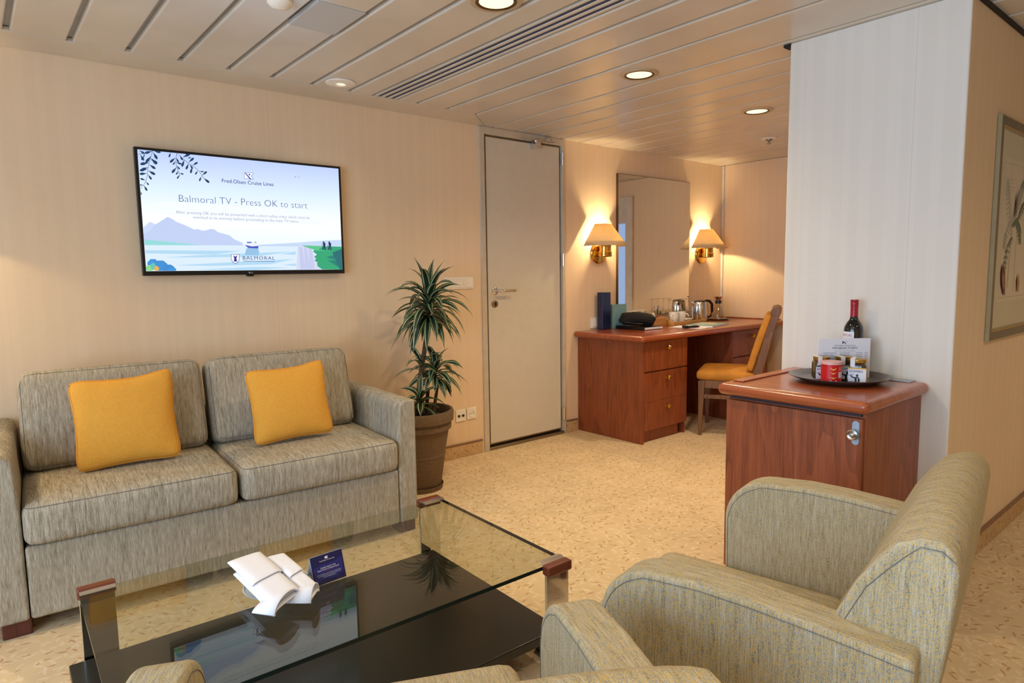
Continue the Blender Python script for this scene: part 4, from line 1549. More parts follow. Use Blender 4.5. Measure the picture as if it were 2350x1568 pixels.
bm = lathe(BM(), [(0.0, -cw-0.02), (0.030, -cw-0.02), (0.032, -cw-0.015), (0.032, cw+0.015), (0.030, cw+0.02), (0, cw+0.02)], 20, (0, -0.306, 0.942), axis='x', cap=False)
box(bm, -cw, cw, -0.300, -0.270, 0.885, 0.942)
obj('top_rail', bm, M['walnut'], ch, smooth=40)

# ------------------------------------------------------------------ things on the desk
ZD1 = ZD+0.0005
b = thing('binder', 'dark blue ring binder standing upright beside the socket', 'binder', (3.90, 3.515, ZD1))
bm = box(BM(), -0.050, 0.045, -0.030, 0.030, 0, 0.295)
obj('cover', bm, plain('navy_leatherette', (22, 34, 70), 0.35, coat=0.2), b, bevel=0.004)
obj('pages', box(BM(), -0.035, 0.047, -0.022, 0.022, 0.01, 0.288), M['paper'], b)
b = thing('menu_folder', 'tall sea-green folder standing open in front of the mirror', 'folder', (4.055, 3.50, ZD1), R_(-8))
bm = box(BM(), -0.075, 0.075, -0.012, -0.008, 0, 0.195)
box(bm, -0.075, -0.071, -0.008, 0.05, 0, 0.195)
obj('cover', bm, plain('sea_green_cover', (122, 160, 158), 0.45), b, bevel=0.001)
bm = BM()
for k in range(7):
    a = 0.02+k*0.022
    f_ = [(-0.06, a), (0.0, a+0.015), (0.07, a+0.045), (0.07, a+0.047), (0.0, a+0.017), (-0.06, a+0.002)]
    bm.faces.new([bm.verts.new((x, -0.0124, z)) for x, z in f_ if z < 0.195])
obj('leaf_print', bm, plain('pale_green_print', (160, 192, 186), 0.5), b)
b = thing('hardback_book', 'flat closed black book under the camera pouch', 'book', (4.125, 3.36, ZD1), R_(-2))
obj('cover', box(BM(), -0.115, 0.105, -0.165, 0.14, 0, 0.024), M['black'], b, bevel=0.002)
obj('pages', box(BM(), -0.105, 0.108, -0.1665, 0.135, 0.004, 0.020), M['paper'], b)
b = thing('camera_pouch', 'soft black zipped pouch lying on the black book', 'pouch', (4.09, 3.335, ZD1+0.029), R_(-40))


def pouchfn(p, q):
    p.z += -0.012*max(0, q.x)+0.004*math.sin(5*q.y+2*q.x)
    p.x += 0.008*math.sin(3*q.z)
    return p


body = obj('body', rbox(BM(), 0.262, 0.135, 0.076, 0.026, (0.006, 0.008, 0.012), 9, (0, 0, 0.053), fn=pouchfn), M['black_soft'], b, smooth=60)
bm = BM()
tube(bm, [(-0.115, -0.072, 0.056), (-0.05, -0.078, 0.062), (0.02, -0.078, 0.058), (0.10, -0.073, 0.048)], 0.003, 6)
tube(bm, [(-0.110, -0.070, 0.030), (-0.04, -0.080, 0.020), (0.03, -0.078, 0.014)], 0.006, 6)
obj('zip', bm, M['black'], b, smooth=60)
b = thing('wooden_organiser', 'bamboo box of tea and coffee sachets behind the pouch', 'box', (4.385, 3.425, ZD1), R_(0))
bm = BM()
w_, d_, h_ = 0.100, 0.08, 0.072
box(bm, -w_, w_, -d_, -d_+0.008, 0, h_)
box(bm, -w_, w_, d_-0.008, d_, 0, h_+0.03)
box(bm, -w_, -w_+0.008, -d_+0.008, d_-0.008, 0, h_)
box(bm, w_-0.008, w_, -d_+0.008, d_-0.008, 0, h_)
box(bm, -w_+0.008, w_-0.008, -d_+0.008, d_-0.008, 0.0, 0.006)
obj('box_body', bm, M['bamboo'], b, bevel=0.0015)
SC = [((222, 196, 140), 'gold'), ((200, 90, 40), 'orange'), ((226, 226, 220), 'white'), ((190, 205, 190), 'pale green'), ((214, 150, 70), 'amber'), ((235, 235, 230), 'white'), ((230, 232, 226), 'white'), ((120, 80, 50), 'brown')]
for k in range(8):
    rgb, nm = SC[k]
    o = obj('sachet', rbox(BM(), 0.045, 0.004, 0.070, 0.0018, n=3, rot=Euler((R_(-18), R_(12), R_(20))).to_matrix(), c=(4.385-0.070+k*0.0185, 3.415, ZD1+0.075)),
            plain('sachet_'+nm.replace(' ', '_'), rgb, 0.4), smooth=60)
    lab = {0: 'gold sachet at the left end of the row in the bamboo box', 1: 'orange sachet in the bamboo box', 3: 'pale green sachet in the bamboo box', 4: 'amber sachet in the middle of the bamboo box',
           7: 'brown sachet at the right end of the row in the bamboo box', 2: 'white sachet between the orange and pale green ones in the bamboo box', 5: 'white sachet just right of the amber one',
           6: 'white sachet next to the brown one'}[k]
    tag(o, lab, 'sachet', 'drink sachets in the bamboo box')

b = thing('wooden_tray', 'bamboo serving tray holding the cups and glasses', 'tray', (4.735, 3.385, ZD1))
bm = box(BM(), -0.235, 0.235, -0.105, 0.115, 0, 0.010)
box(bm, -0.235, 0.235, -0.105, -0.095, 0.010, 0.032)
box(bm, -0.235, 0.235, 0.105, 0.115, 0.010, 0.032)
for sx_ in (-1, 1):
    pts = [(-0.095, 0.010), (-0.095, 0.032), (-0.06, 0.040), (-0.03, 0.062), (0.04, 0.062), (0.07, 0.040), (0.105, 0.032), (0.105, 0.010)]
    prism(bm, pts, sx_*0.235-(0.010 if sx_ > 0 else 0), sx_*0.235+(0 if sx_ > 0 else 0.010), 'x')
obj('tray_body', bm, M['bamboo'], b, bevel=0.002)
ZR = ZD1+0.0105


def cup(x, y, label, ang):
    b = thing('coffee_cup', label, 'cup', (x, y, ZR), ang, 'cups on the tray')
    obj('cup_body', lathe(BM(), [(0.0, 0.001), (0.024, 0.001), (0.026, 0.006), (0.036, 0.05), (0.040, 0.098), (0.037, 0.098), (0.033, 0.05), (0.022, 0.008), (0, 0.006)], 32, cap=False), M['porcelain'], b, smooth=50)
    bm = BM()
    tube(bm, [(0.035, 0, 0.080), (0.055, 0, 0.082), (0.066, 0, 0.062), (0.060, 0, 0.038), (0.034, 0, 0.030)], 0.0045, 8)
    obj('handle', bm, M['porcelain'], b, smooth=60)


cup(4.585, 3.345, 'white porcelain cup on the tray, nearest the bamboo box', R_(200))
cup(4.680, 3.340, 'white porcelain cup on the tray, next to the white bowl', R_(-75))
b = thing('sugar_bowl', 'small white shallow bowl at the front of the tray', 'bowl', (4.775, 3.345, ZR))
obj('bowl_body', lathe(BM(), [(0, 0.001), (0.022, 0.001), (0.030, 0.012), (0.047, 0.034), (0.045, 0.035), (0.028, 0.015), (0, 0.006)], 32, cap=False), M['porcelain'], b, smooth=50)


def wineglass(x, y, label):
    b = thing('wine_glass', label, 'glass', (x, y, ZR), 0, 'upturned wine glasses')
    pr = [(0.030, 0.0), (0.036, 0.03), (0.039, 0.055), (0.034, 0.082), (0.018, 0.098), (0.004, 0.108), (0.0035, 0.185), (0.006, 0.193), (0.032, 0.198), (0.033, 0.200), (0.0, 0.202)]
    o = obj('glass_body', lathe(BM(), pr, 28, cap=False), M['clear'], b, smooth=50)
    so = o.modifiers.new('thick', 'SOLIDIFY'); so.thickness = 0.0012
    return b


for x, y, lb in ((4.672, 3.455, 'upturned wine glass at the back left of the tray'), (4.752, 3.450, 'upturned wine glass second from the left on the tray'),
                 (4.832, 3.455, 'upturned wine glass second from the right on the tray'), (4.912, 3.452, 'upturned wine glass at the right end of the tray')):
    wineglass(x, y, lb)


def tumbler(x, y, label):
    b = thing('tumbler', label, 'glass', (x, y, ZR), 0, 'tall tumblers')
    o = obj('glass_body', lathe(BM(), [(0, 0.001), (0.027, 0.001), (0.034, 0.128), (0.0328, 0.128), (0.026, 0.010), (0, 0.010)], 28, cap=False), M['clear'], b, smooth=50)


tumbler(4.850, 3.345, 'tall clear tumbler at the front right of the tray')
tumbler(4.924, 3.345, 'tall clear tumbler in front of the kettle')

b = thing('electric_kettle', 'steel electric kettle with black handle behind the tumblers', 'kettle', (5.095, 3.43, ZD1), R_(-35))
obj('kettle_base', lathe(BM(), [(0, 0.0), (0.070, 0.0), (0.072, 0.012), (0.068, 0.016), (0, 0.016)], 32, cap=False), M['black'], b, smooth=40)
bm = lathe(BM(), [(0.066, 0.017), (0.067, 0.03), (0.064, 0.12), (0.058, 0.172), (0.056, 0.176)], 36, cap=False)
tube(bm, [(-0.05, 0, 0.150), (-0.070, 0, 0.166), (-0.080, 0, 0.172)], 0.012, 10, rs=[0.016, 0.011, 0.006])
obj('kettle_body', bm, M['kettle_steel'], b, smooth=40)
obj('lid', lathe(BM(), [(0.057, 0.174), (0.054, 0.182), (0.02, 0.188), (0, 0.189)], 30, cap=False), M['black'], b, smooth=40)
bm = BM()
tube(bm, [(0.045, 0, 0.184), (0.085, 0, 0.180), (0.108, 0, 0.150), (0.110, 0, 0.09), (0.098, 0, 0.045), (0.066, 0, 0.030)], 0.011, 10, rs=[0.010, 0.013, 0.013, 0.012, 0.011, 0.010])
obj('handle', bm, M['black'], b, smooth=60)
b = thing('serving_tray', 'small round dark steel tray under the glass carafe', 'tray', (5.335, 3.40, ZD1))
obj('tray_body', lathe(BM(), [(0, 0.001), (0.085, 0.001), (0.105, 0.010), (0.104, 0.012), (0.084, 0.004), (0, 0.004)], 40, cap=False), M['steel'], b, smooth=40)
b = thing('glass_carafe', 'conical glass carafe with steel funnel top and black collar', 'carafe', (5.335, 3.40, ZD1+0.0045))
obj('carafe_body', lathe(BM(), [(0, 0.0), (0.068, 0.002), (0.072, 0.012), (0.060, 0.06), (0.034, 0.125), (0.025, 0.150), (0.0235, 0.150), (0.032, 0.125), (0.058, 0.06), (0.069, 0.012), (0, 0.006)], 36, cap=False), M['clear'], b, smooth=50)
obj('water', lathe(BM(), [(0, 0.008), (0.066, 0.013), (0.060, 0.045), (0, 0.045)], 32, cap=False), M['clear'], b, smooth=50)
obj('collar', lathe(BM(), [(0.026, 0.145), (0.029, 0.147), (0.028, 0.172), (0.024, 0.174)], 28, cap=False), M['black'], b, smooth=40)
obj('funnel_lid', lathe(BM(), [(0.022, 0.172), (0.028, 0.190), (0.040, 0.206), (0.041, 0.209), (0.02, 0.211), (0.0, 0.211)], 28, cap=False), M['kettle_steel'], b, smooth=40)
b = thing('bottle_opener', 'small shiny steel opener lying behind the carafe', 'opener', (5.52, 3.44, ZD1), R_(35))
obj('opener_handle', rbox(BM(), 0.09, 0.018, 0.010, 0.004, c=(0, 0, 0.007), n=4), M['chrome'], b, smooth=60)
bm = BM()
tube(bm, [(-0.07+0.018*math.cos(a*PI/8), 0.018*math.sin(a*PI/8), 0.007) for a in range(16)], 0.003, 6, closed=True)
obj('opener_ring', bm, M['chrome'], b, smooth=60)

b = thing('brochure', 'pale blue and yellow brochure lying flat at the desk front', 'brochure', (4.745, 3.12, ZD1), R_(12))
obj('pages', box(BM(), -0.19, 0.17, -0.115, 0.115, 0, 0.009), M['paper'], b)
bm = box(BM(), -0.191, 0.171, -0.116, 0.116, 0.009, 0.0105)
bm.faces.new([bm.verts.new((0.02+0.13*math.cos(a*PI/10), 0.02+0.07*math.sin(a*PI/10), 0.0109)) for a in range(20)]).material_index = 1
bm.faces.new([bm.verts.new((-0.08+0.07*math.cos(a*PI/10), 0.02+0.06*math.sin(a*PI/10), 0.0112)) for a in range(20)]).material_index = 2
obj('cover', bm, [plain('brochure_blue', (140, 185, 190), 0.3), plain('brochure_cream', (222, 224, 190), 0.3), plain('brochure_aqua', (170, 206, 204), 0.3)], b)
b = thing('letter', 'white paper sheets left of the blue brochure', 'papers', (4.48, 3.10, ZD1), R_(8))
for k, a in enumerate((0, 9)):
    obj('sheet', box(BM(), -0.105, 0.105, -0.14, 0.14, k*0.0016, k*0.0016+0.0012, mat=Matrix.Rotation(R_(a), 4, 'Z')), M['paper'], b)
b = thing('remote_control', 'black remote control with red end lying on the papers', 'remote control', (4.40, 3.055, ZD1+0.0035), R_(-22))
obj('remote_body', rbox(BM(), 0.13, 0.040, 0.020, 0.008, n=5, c=(0, 0, 0.010)), M['black'], b, smooth=60)
obj('red_end', rbox(BM(), 0.022, 0.034, 0.014, 0.005, n=4, c=(0.070, 0, 0.009)), M['red'], b, smooth=60)

# ------------------------------------------------------------------ minibar
ZM = 0.80
mb = thing('minibar_cabinet', 'cherry wood minibar cabinet against the pillar', 'cabinet', (2.58, 1.17, 0))
mx0, mx1, my0, my1 = 2.32, XC-0.002, 0.908, 1.432
bm = box(BM(), mx0+0.022, mx1, my0, my1, 0.0, ZM-0.048)
obj('cabinet_body', bm, M['cherry'], mb, world=True, bevel=0.0015)
bm = box(BM(), mx0+0.012, mx0+0.022, my0+0.012, my1-0.012, ZM-0.062, ZM-0.048)
obj('shadow_gap', bm, plain('dark_plum_gap', (44, 28, 40), 0.5), mb, world=True)
dr = obj('door', box(BM(), mx0, mx0+0.0215, my0+0.004, my1, 0.035, ZM-0.068), M['cherry'], mb, world=True, bevel=0.002)
bm = BM()
pts = [(0.932+0.012*math.cos(R_(a)), (0.712 if a < 180 else 0.652)+0.012*math.sin(R_(a))) for a in range(0, 360, 15)]
prism(bm, pts, mx0-0.002, mx0, 'x')
obj('lock_plate', bm, plain('pale_blue_steel', (168, 190, 214), 0.35, 0.6), dr, world=True)
bm = lathe(BM(), [(0.006, 0.0), (0.006, -0.012), (0.017, -0.016), (0.019, -0.022), (0.015, -0.024), (0.010, -0.022), (0.006, -0.028), (0.0, -0.029)], 28, (mx0-0.002, 0.935, 0.678), axis='x', cap=False)
obj('knob', bm, plain('satin_nickel', (190, 186, 180), 0.25, 1.0), dr, world=True, smooth=40)
tx0, ty0, ty1 = 2.283, 0.880, 1.458
bm = box(BM(), tx0, mx1, ty0, ty1, ZM-0.046, ZM)
tp = obj('cabinet_top', bm, M['cherry_top_y'], mb, world=True, bevel=0.0225, seg=5)
obj('raised_lip', box(BM(), 2.36, mx1-0.002, ty1-0.075, ty1-0.028, ZM+0.0, ZM+0.006), M['cherry_top_y'], mb, world=True, bevel=0.0025)
obj('vent_strip', box(BM(), 2.795, mx1-0.004, ty0+0.05, ty1-0.09, ZM+0.0002, ZM+0.0035), plain('aluminium_strip', (176, 184, 192), 0.3, 0.7), mb, world=True, bevel=0.001)

# serving tray and snacks
t0x, t0y = 2.655, 1.140
b = thing('round_tray', 'round dark brown serving tray on the minibar cabinet', 'tray', (t0x, t0y, ZM+0.0045))
obj('tray_body', lathe(BM(), [(0, 0.0), (0.140, 0.0), (0.150, 0.003), (0.185, 0.018), (0.186, 0.021), (0.182, 0.021), (0.148, 0.006), (0.138, 0.003), (0, 0.003)], 64, cap=False),
    plain('dark_brown_tray', (70, 62, 58), 0.28, coat=0.3), b, smooth=40)
ZY = ZM+0.0080
b = thing('wine_bottle', 'dark red wine bottle with red cap behind the white form', 'bottle', (2.795, 1.148, ZY))
prof = [(0, 0.001), (0.034, 0.001), (0.037, 0.006), (0.037, 0.185), (0.035, 0.200), (0.027, 0.217), (0.0175, 0.230), (0.0145, 0.243), (0.0138, 0.262), (0.0138, 0.30), (0, 0.30)]
obj('bottle_body', lathe(BM(), prof, 40, cap=False), plain('dark_bottle_glass', (10, 12, 10), 0.05, coat=0.5), b, smooth=50)
obj('foil_cap', lathe(BM(), [(0.0146, 0.243), (0.0148, 0.286), (0.0150, 0.288), (0.0155, 0.292), (0.0155, 0.300), (0.0148, 0.302), (0.0155, 0.304), (0.0155, 0.312), (0, 0.313)], 30, cap=False),
    plain('crimson_foil', (160, 22, 40), 0.3), b, smooth=30)
bm = lathe(BM(), [(0.0375, 0.07), (0.0375, 0.182)], 30, a0=R_(105), a1=R_(206), cap=False)
obj('label_paper', bm, M['paper'], b, smooth=40)
bm = BM()
me = text_verts('LAS ROCAS', 0.0155, 'RIGHT', 0.0)
for v_ in me.vertices:
    a = R_(194)+v_.co.x*0.80/0.0378
    v_.co = Vector((0.0379*math.cos(a), 0.0379*math.sin(a), 0.163+v_.co.y))
bm.from_mesh(me)
bpy.data.meshes.remove(me)
obj('lettering', bm, M['red'], b)


def face_mat(x, y, z, az):
    """frame whose +X runs to the viewer's right and +Z up on a card facing azimuth az"""
    return Matrix.Translation((x, y, z)) @ Matrix.Rotation(az+PI/2, 4, 'Z')


b = thing('minibar_form', 'white printed MINIBAR FORM card standing on the round tray', 'card', (2.700, 1.140, ZY), R_(-43))
obj('card_sheet', box(BM(), -0.100, 0.100, -0.0006, 0.0006, 0.0, 0.160), M['paper'], b)
bm = BM()
MF = Matrix.Rotation(PI/2, 4, 'X')


def fm(s_, y, size, mi=0, sx=1.0, bold=0.0, x=0.0):
    add_text(bm, s_, size, Matrix.Translation((x, -0.0009, y)) @ MF, mi, 'CENTER', bold, sx)


fm('Fred.Olsen Cruise Lines', 0.1285, 0.0085)
fm('MINIBAR FORM', 0.1165, 0.0125, 0, 1.15, 0.0)
fm('Enjoy your own personal mini bar, refilled daily', 0.108, 0.0042)
for p in ([(-0.010, 0.137), (-0.008, 0.137), (-0.006, 0.143), (0.003, 0.137), (0.006, 0.137), (-0.006, 0.148), (-0.011, 0.148)], [(0.004, 0.147), (0.010, 0.147), (0.002, 0.1445), (0.0, 0.1455)]):
    bm.faces.new([bm.verts.new((x, -0.0009, z)) for x, z in p])
for k in range(11):
    z = 0.100-k*0.0075
    for (a, c_) in ((-0.085, -0.03), (-0.02, 0.02), (0.045, 0.07), (0.078, 0.090)):
        bm.faces.new([bm.verts.new(p) for p in ((a, -0.0008, z), (c_, -0.0008, z), (c_, -0.0008, z+0.0016), (a, -0.0008, z+0.0016))]).material_index = 1
obj('printing', bm, [M['ink'], M['ink_grey']], b)
b = thing('blank_form', 'second white card standing just behind the MINIBAR FORM card', 'card', (2.710, 1.147, ZY), R_(-45))
obj('card_sheet', box(BM(), -0.100, 0.100, -0.0006, 0.0006, 0.0, 0.155), M['paper'], b)


def snack_jar(x, y, az, label, acc):
    b = thing('snack_jar', label, 'jar', (x, y, ZY), az, 'snack jars on the round tray')
    o = obj('jar_glass', rbox(BM(), 0.060, 0.060, 0.078, 0.014, n=7, c=(0, 0, 0.040)), plain('jar_glass_with_nuts', (70, 56, 34), 0.08, coat=0.6, var=0.5), b, smooth=60)
    obj('lid', lathe(BM(), [(0.025, 0.076), (0.029, 0.078), (0.030, 0.082), (0.030, 0.091), (0.027, 0.093), (0, 0.093)], 32, cap=False), plain('gold_lid', (196, 160, 80), 0.25, 0.9), b, smooth=35)
    # paper seal over the lid
    bm = box(BM(), -0.024, -0.008, -0.0312, -0.0302, 0.062, 0.094)
    box(bm, -0.024, -0.008, -0.0312, 0.031, 0.0935, 0.0945)
    obj('paper_seal', bm, M['paper'], b)
    # wrap label on two faces
    bm = box(BM(), -0.0310, 0.0312, -0.0312, -0.0302, 0.006, 0.060, 0)
    box(bm, 0.0302, 0.0312, -0.0302, 0.030, 0.006, 0.060, 1)
    y0 = -0.0314
    # accent band, waiter silhouette with tray, name
    for p, mi in (([(-0.031, 0.055), (0.031, 0.055), (0.031, 0.060), (-0.031, 0.060)], 2),
                  ([(-0.006, 0.006), (-0.008, 0.016), (-0.002, 0.026), (0.004, 0.026), (0.010, 0.018), (0.010, 0.006)], 3),
                  ([(-0.006, 0.018), (-0.018, 0.022), (-0.024, 0.030), (-0.020, 0.031), (-0.013, 0.025), (-0.004, 0.024)], 3),
                  ([(-0.030, 0.031), (-0.012, 0.032), (-0.012, 0.0334), (-0.030, 0.0325)], 3),
                  ([(0.001+0.0042*math.cos(a*PI/6), 0.031+0.005*math.sin(a*PI/6)) for a in range(12)], 3),
                  ([(0.000, 0.006), (0.000, 0.022), (0.003, 0.022), (0.004, 0.006)], 0)):
        y0 -= 0.00008
        bm.faces.new([bm.verts.new((x_, y0, z_)) for x_, z_ in p]).material_index = mi
    add_text(bm, 'DÖRMEN', 0.011, Matrix.Translation((-0.004, y0-0.0001, 0.043)) @ MF, 4, 'CENTER', 0.0)
    for k in range(8):
        bm.faces.new([bm.verts.new((0.0316, -0.022+q[0], 0.018+k*0.004+q[1])) for q in ((0, 0), (0.030, 0), (0.030, 0.0011), (0, 0.0011))]).material_index = 5
    obj('wrap_label', bm, [M['paper'], plain('label_side', acc, 0.5), plain('label_side', acc, 0.5), M['black'], M['ink'], M['paper']], b)
    return b


snack_jar(2.626, 1.056, R_(-74), 'nut jar with yellow and white label at the right front of the tray', (226, 180, 66))
snack_jar(2.660, 1.127, R_(-40), 'nut jar in the middle, half hidden behind the red tub', (196, 170, 120))
snack_jar(2.594, 1.184, R_(-44), 'nut jar with green edged label at the left, behind the red tub', (60, 120, 80))
b = thing('crisps_tub', 'short red crisps tub with clear lid at the front of the tray', 'tub', (2.546, 1.122, ZY), R_(227))
red_t = plain('tub_red', (205, 22, 30), 0.35)
obj('tub_body', lathe(BM(), [(0, 0.001), (0.035, 0.001), (0.037, 0.003), (0.037, 0.074)], 40, cap=False), red_t, b, smooth=40)
obj('lid', lathe(BM(), [(0.0375, 0.074), (0.039, 0.074), (0.039, 0.082), (0.037, 0.085), (0.0, 0.085)], 36, cap=False), plain('frosted_pink_lid', (220, 170, 165), 0.3), b, smooth=35)
bm = BM()


def wrap(pts, mi, rr=0.0373):
    bm.faces.new([bm.verts.new((rr*math.cos(p[0]/0.0373), rr*math.sin(p[0]/0.0373), p[1])) for p in pts]).material_index = mi


def wraprect(x0, x1, z0, z1, mi, rr=0.0373):
    n = max(1, int((x1-x0)/0.004))
    for i in range(n):
        a, c_ = x0+(x1-x0)*i/n, x0+(x1-x0)*(i+1)/n
        wrap([(a, z0), (c_, z0), (c_, z1), (a, z1)], mi, rr)


for zc_, w_ in ((0.060, 0.011), (0.045, 0.010), (0.027, 0.012)):
    n = 8
    up_ = [(-0.008+w_*(-1+2*i/n), zc_-0.002+0.006*abs(-1+2*i/n)**2*(1 if zc_ > 0.05 else -0.2)) for i in range(n+1)]
    lo_ = [(-0.008+w_*(-1+2*i/n)*0.96, zc_+0.001-0.008*(1-(-1+2*i/n)**2)) for i in range(n+1)]
    for i in range(n):
        wrap([lo_[i], lo_[i+1], up_[i+1], up_[i]], 0, 0.0375)
wraprect(0.012, 0.036, 0.024, 0.046, 1, 0.0374)
wraprect(0.012, 0.036, 0.050, 0.066, 2, 0.0374)
for k in range(5):
    wraprect(0.014, 0.034, 0.027+k*0.0038, 0.0285+k*0.0038, 2, 0.0376)
wraprect(-0.020, -0.013, 0.006, 0.014, 1, 0.0374)
wraprect(0.000, 0.006, 0.006, 0.014, 1, 0.0374)
obj('printing', bm, [plain('crisp_yellow', (236, 186, 70), 0.5), M['paper'], plain('pink_print', (226, 96, 96), 0.5)], b)

# ------------------------------------------------------------------ framed botanical print on the pillar side
FX0, FX1, FZ0, FZ1 = 3.245, 3.90, 0.935, 1.858
YP = YC0
pf = thing('framed_print', 'framed botanical print of a palm in an olive and gold frame', 'picture', (3.57, YP, FZ0))
bm = BM()
fw2 = 0.048


def frame_ring(bm, a, b_, y0, y1, w, mi):
    x0, x1, z0, z1 = FX0+a, FX1-a, FZ0+a, FZ1-a
    box(bm, x0, x0+w, y0, y1, z0, z1, mi)
    box(bm, x1-w, x1, y0, y1, z0, z1, mi)
    box(bm, x0+w, x1-w, y0, y1, z0, z0+w, mi)
    box(bm, x0+w, x1-w, y0, y1, z1-w, z1, mi)


olive = plain('olive_frame', (98, 84, 54), 0.35)
goldf = plain('gold_frame_edge', (190, 152, 70), 0.3, 0.7)
frame_ring(bm, 0.0, 0, YP-0.017, YP-0.001, 0.005, 2)
frame_ring(bm, 0.005, 0, YP-0.016, YP-0.001, 0.031, 0)
frame_ring(bm, 0.036, 0, YP-0.015, YP-0.001, 0.006, 1)
frame_ring(bm, 0.042, 0, YP-0.0135, YP-0.001, 0.010, 2)
obj('picture_frame', bm, [olive, goldf, plain('pale_gold_fillet', (164, 150, 112), 0.5)], pf, world=True, bevel=0.001)
bm = box(BM(), FX0+0.05, FX1-0.05, YP-0.008, YP-0.002, FZ0+0.05, FZ1-0.05)
obj('mount', bm, plain('sage_mount', (196, 194, 146), 0.8), pf, world=True)
px0, px1, pz0, pz1 = FX0+0.105, FX1-0.105, FZ0+0.16, FZ1-0.16
bm = box(BM(), px0, px1, YP-0.0095, YP-0.008, pz0, pz1, 0)
ly = [YP-0.0097]


def pp(pts, mi):
    ly[0] -= 0.00003
    bm.faces.new([bm.verts.new((px0+(px1-px0)*u, ly[0], pz0+(pz1-pz0)*v_)) for u, v_ in pts]).material_index = mi


def line(pts, w, mi):
    for (a, b_) in zip(pts[:-1], pts[1:]):
        dx, dz = b_[0]-a[0], b_[1]-a[1]
        L_ = math.hypot(dx, dz) or 1
        nx, nz_ = -dz/L_*w/2, dx/L_*w/2
        pp([(a[0]+nx, a[1]+nz_), (b_[0]+nx, b_[1]+nz_), (b_[0]-nx, b_[1]-nz_), (a[0]-nx, a[1]-nz_)], mi)


line([(0.03, 0.03), (0.97, 0.03), (0.97, 0.97), (0.03, 0.97), (0.03, 0.03)], 0.004, 3)
for k in range(4):
    line([(0.18, 0.86-k*0.025), (0.36-0.03*(k % 2), 0.86-k*0.025)], 0.004, 3)
line([(0.32, 0.10), (0.34, 0.30), (0.36, 0.50), (0.40, 0.66)], 0.035, 1)
line([(0.55, 0.06), (0.54, 0.35), (0.57, 0.62), (0.62, 0.80)], 0.022, 1)


def frond(pts, n, l, mi):
    line(pts, 0.010, mi)
    tot = len(pts)-1
    for k in range(n):
        t_ = k/(n-1)*tot
        i = min(int(t_), tot-1)
        a, b_ = pts[i], pts[i+1]
        f = t_-i
        x, z = a[0]+(b_[0]-a[0])*f, a[1]+(b_[1]-a[1])*f
        for s_ in (-1, 1):
            ll = l*(0.5+0.5*math.sin(PI*k/(n-1)))
            pp([(x, z+0.006), (x+s_*ll, z-0.02), (x+s_*ll*0.9, z-0.034), (x, z-0.008)], mi)


frond([(0.36, 0.50), (0.26, 0.62), (0.16, 0.76), (0.12, 0.86)], 14, 0.09, 2)
frond([(0.38, 0.56), (0.26, 0.56), (0.16, 0.48), (0.12, 0.40)], 10, 0.07, 2)
frond([(0.38, 0.60), (0.46, 0.70), (0.58, 0.80), (0.66, 0.88)], 14, 0.09, 2)
frond([(0.38, 0.56), (0.50, 0.60), (0.60, 0.54), (0.66, 0.44)], 12, 0.08, 2)
frond([(0.57, 0.62), (0.72, 0.72), (0.84, 0.74), (0.92, 0.68)], 14, 0.08, 2)
frond([(0.36, 0.46), (0.24, 0.40), (0.18, 0.30), (0.17, 0.22)], 8, 0.05, 2)
pp([(0.16, 0.06), (0.09, 0.12), (0.06, 0.20), (0.09, 0.27), (0.15, 0.24), (0.20, 0.15), (0.22, 0.04)], 4)
pp([(0.15, 0.09), (0.11, 0.15), (0.10, 0.20), (0.15, 0.18), (0.18, 0.11)], 5)
pp([(0.66, 0.06), (0.63, 0.14), (0.67, 0.20), (0.71, 0.14), (0.70, 0.06)], 5)
pp([(0.40, 0.62), (0.42, 0.74), (0.45, 0.80), (0.46, 0.70), (0.43, 0.60)], 4)
obj('print_sheet', bm, [plain('aged_paper', (216, 206, 176), 0.85), plain('palm_trunk_ink', (128, 118, 92), 0.8), plain('palm_leaf_ink', (108, 124, 100), 0.8),
                        plain('sepia_ink', (120, 108, 90), 0.8), plain('pod_ink', (128, 76, 74), 0.8), plain('pod_orange_ink', (190, 130, 80), 0.8)], pf, world=True)
obj('glazing', box(BM(), FX0+0.044, FX1-0.044, YP-0.0125, YP-0.0115, FZ0+0.044, FZ1-0.044), M['clear'], pf, world=True)

# ------------------------------------------------------------------ armchairs


def arc(cx, cz, r, a0, a1, n):
    return [(cx+r*math.cos(R_(a0+(a1-a0)*i/n)), cz+r*math.sin(R_(a0+(a1-a0)*i/n))) for i in range(n+1)]


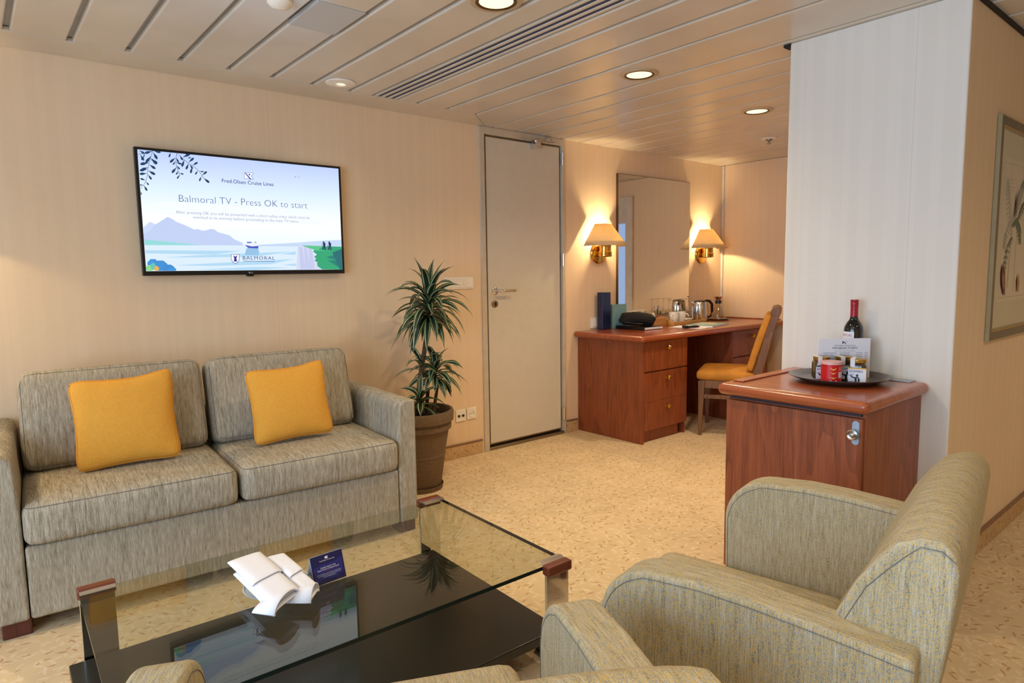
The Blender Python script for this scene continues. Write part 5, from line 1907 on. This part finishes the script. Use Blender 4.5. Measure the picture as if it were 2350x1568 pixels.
def armchair(x, y, rz, label):
    """local x runs across the seat, local y forwards; origin below the near arm"""
    a = thing('armchair', label, 'armchair', (x, y, 0), rz, 'tub armchairs facing the coffee table')
    ap = arc(-0.045, 0.505, 0.13, -5, 88, 10)+[(-0.14, 0.642), (-0.24, 0.640), (-0.34, 0.633), (-0.44, 0.624), (-0.505, 0.617), (-0.50, 0.45), (-0.46, 0.10), (0.06, 0.10), (0.082, 0.30)]
    for u0, u1 in ((-0.048, 0.044), (0.660, 0.752)):
        o = obj('arm', prism(BM(), ap, u0, u1, 'x'), M['arm'], a, bevel=0.013, seg=4)
        for uu in (u0-0.0004, u1+0.0004):
            edge = [(uu, p[0]*1.0+(-0.010 if p[0] > 0.0 else 0), p[1]-0.014) for p in ap[:16]]
            obj('stitching', tube(BM(), [(uu, 0.070, 0.12), (uu, 0.073, 0.40)]+edge, 0.0008, 5), M['seam'], o, smooth=40)
    # leaning backrest: a soft wedge, wide rounded head
    bp = [(-0.18, 0.26), (-0.245, 0.36), (-0.305, 0.48), (-0.355, 0.60), (-0.400, 0.70), (-0.432, 0.760), (-0.462, 0.795), (-0.495, 0.812), (-0.525, 0.812),
          (-0.546, 0.795), (-0.552, 0.765), (-0.545, 0.66), (-0.525, 0.50), (-0.49, 0.30), (-0.46, 0.12), (-0.30, 0.12)]
    bm = BM()
    n = 12
    rows = []
    for i in range(n+1):
        t_ = -1+2*i/n
        u = 0.352+0.338*math.sin(PI/2*t_)
        k = abs(math.sin(PI/2*t_))**5
        row = []
        for (v_, z) in bp:
            zz_ = z-0.012*k*(1 if z > 0.7 else 0)+0.012*(1-math.sin(PI/2*t_)**2)*(1 if z > 0.7 else 0)
            vv = v_-(0.010*(1-math.sin(PI/2*t_)**2) if v_ > -0.45 else 0)
            row.append(bm.verts.new((u, vv, zz_)))
        rows.append(row)
    m_ = len(bp)
    for i in range(n):
        for k in range(m_):
            bm.faces.new((rows[i][k], rows[i+1][k], rows[i+1][(k+1) % m_], rows[i][(k+1) % m_]))
    bm.faces.new(rows[0][::-1])
    bm.faces.new(rows[-1])
    br = obj('backrest', bm, M['arm'], a, bevel=0.014, seg=4)
    for uu in (0.0136, 0.6904):
        bm = BM()
        tube(bm, [(uu, p[0]-0.018+(0.0 if p[0] > -0.47 else 0.016), p[1]-(0.004 if p[1] < 0.75 else 0.022)) for p in bp[1:10]], 0.0008, 5)
        obj('stitching', bm, M['seam'], br, smooth=40)
    obj('base', box(BM(), 0.044, 0.660, -0.42, 0.06, 0.10, 0.24), M['arm'], a, bevel=0.01)
    # seat cushion with a front that spreads before the arms
    obj('seat_cushion', rbox(BM(), 0.606, 0.54, 0.130, 0.035, (0.002, 0.008, 0.012), 11, (0.352, -0.002, 0.303)), M['arm'], a, smooth=60)
    for (u, v_) in ((-0.01, 0.02), (0.714, 0.02), (-0.01, -0.42), (0.714, -0.42)):
        obj('leg', lathe(BM(), [(0.014, 0.0), (0.024, 0.10), (0, 0.10)], 14, (u, v_, 0)), M['foot_wood'], a, smooth=40)
    return a


armchair(1.07, 0.848, R_(10.5), 'olive-grey woven armchair at the right, in front of the minibar')
armchair(0.20, 1.13, R_(-25), 'olive-grey woven armchair mostly below the bottom edge of the photo')
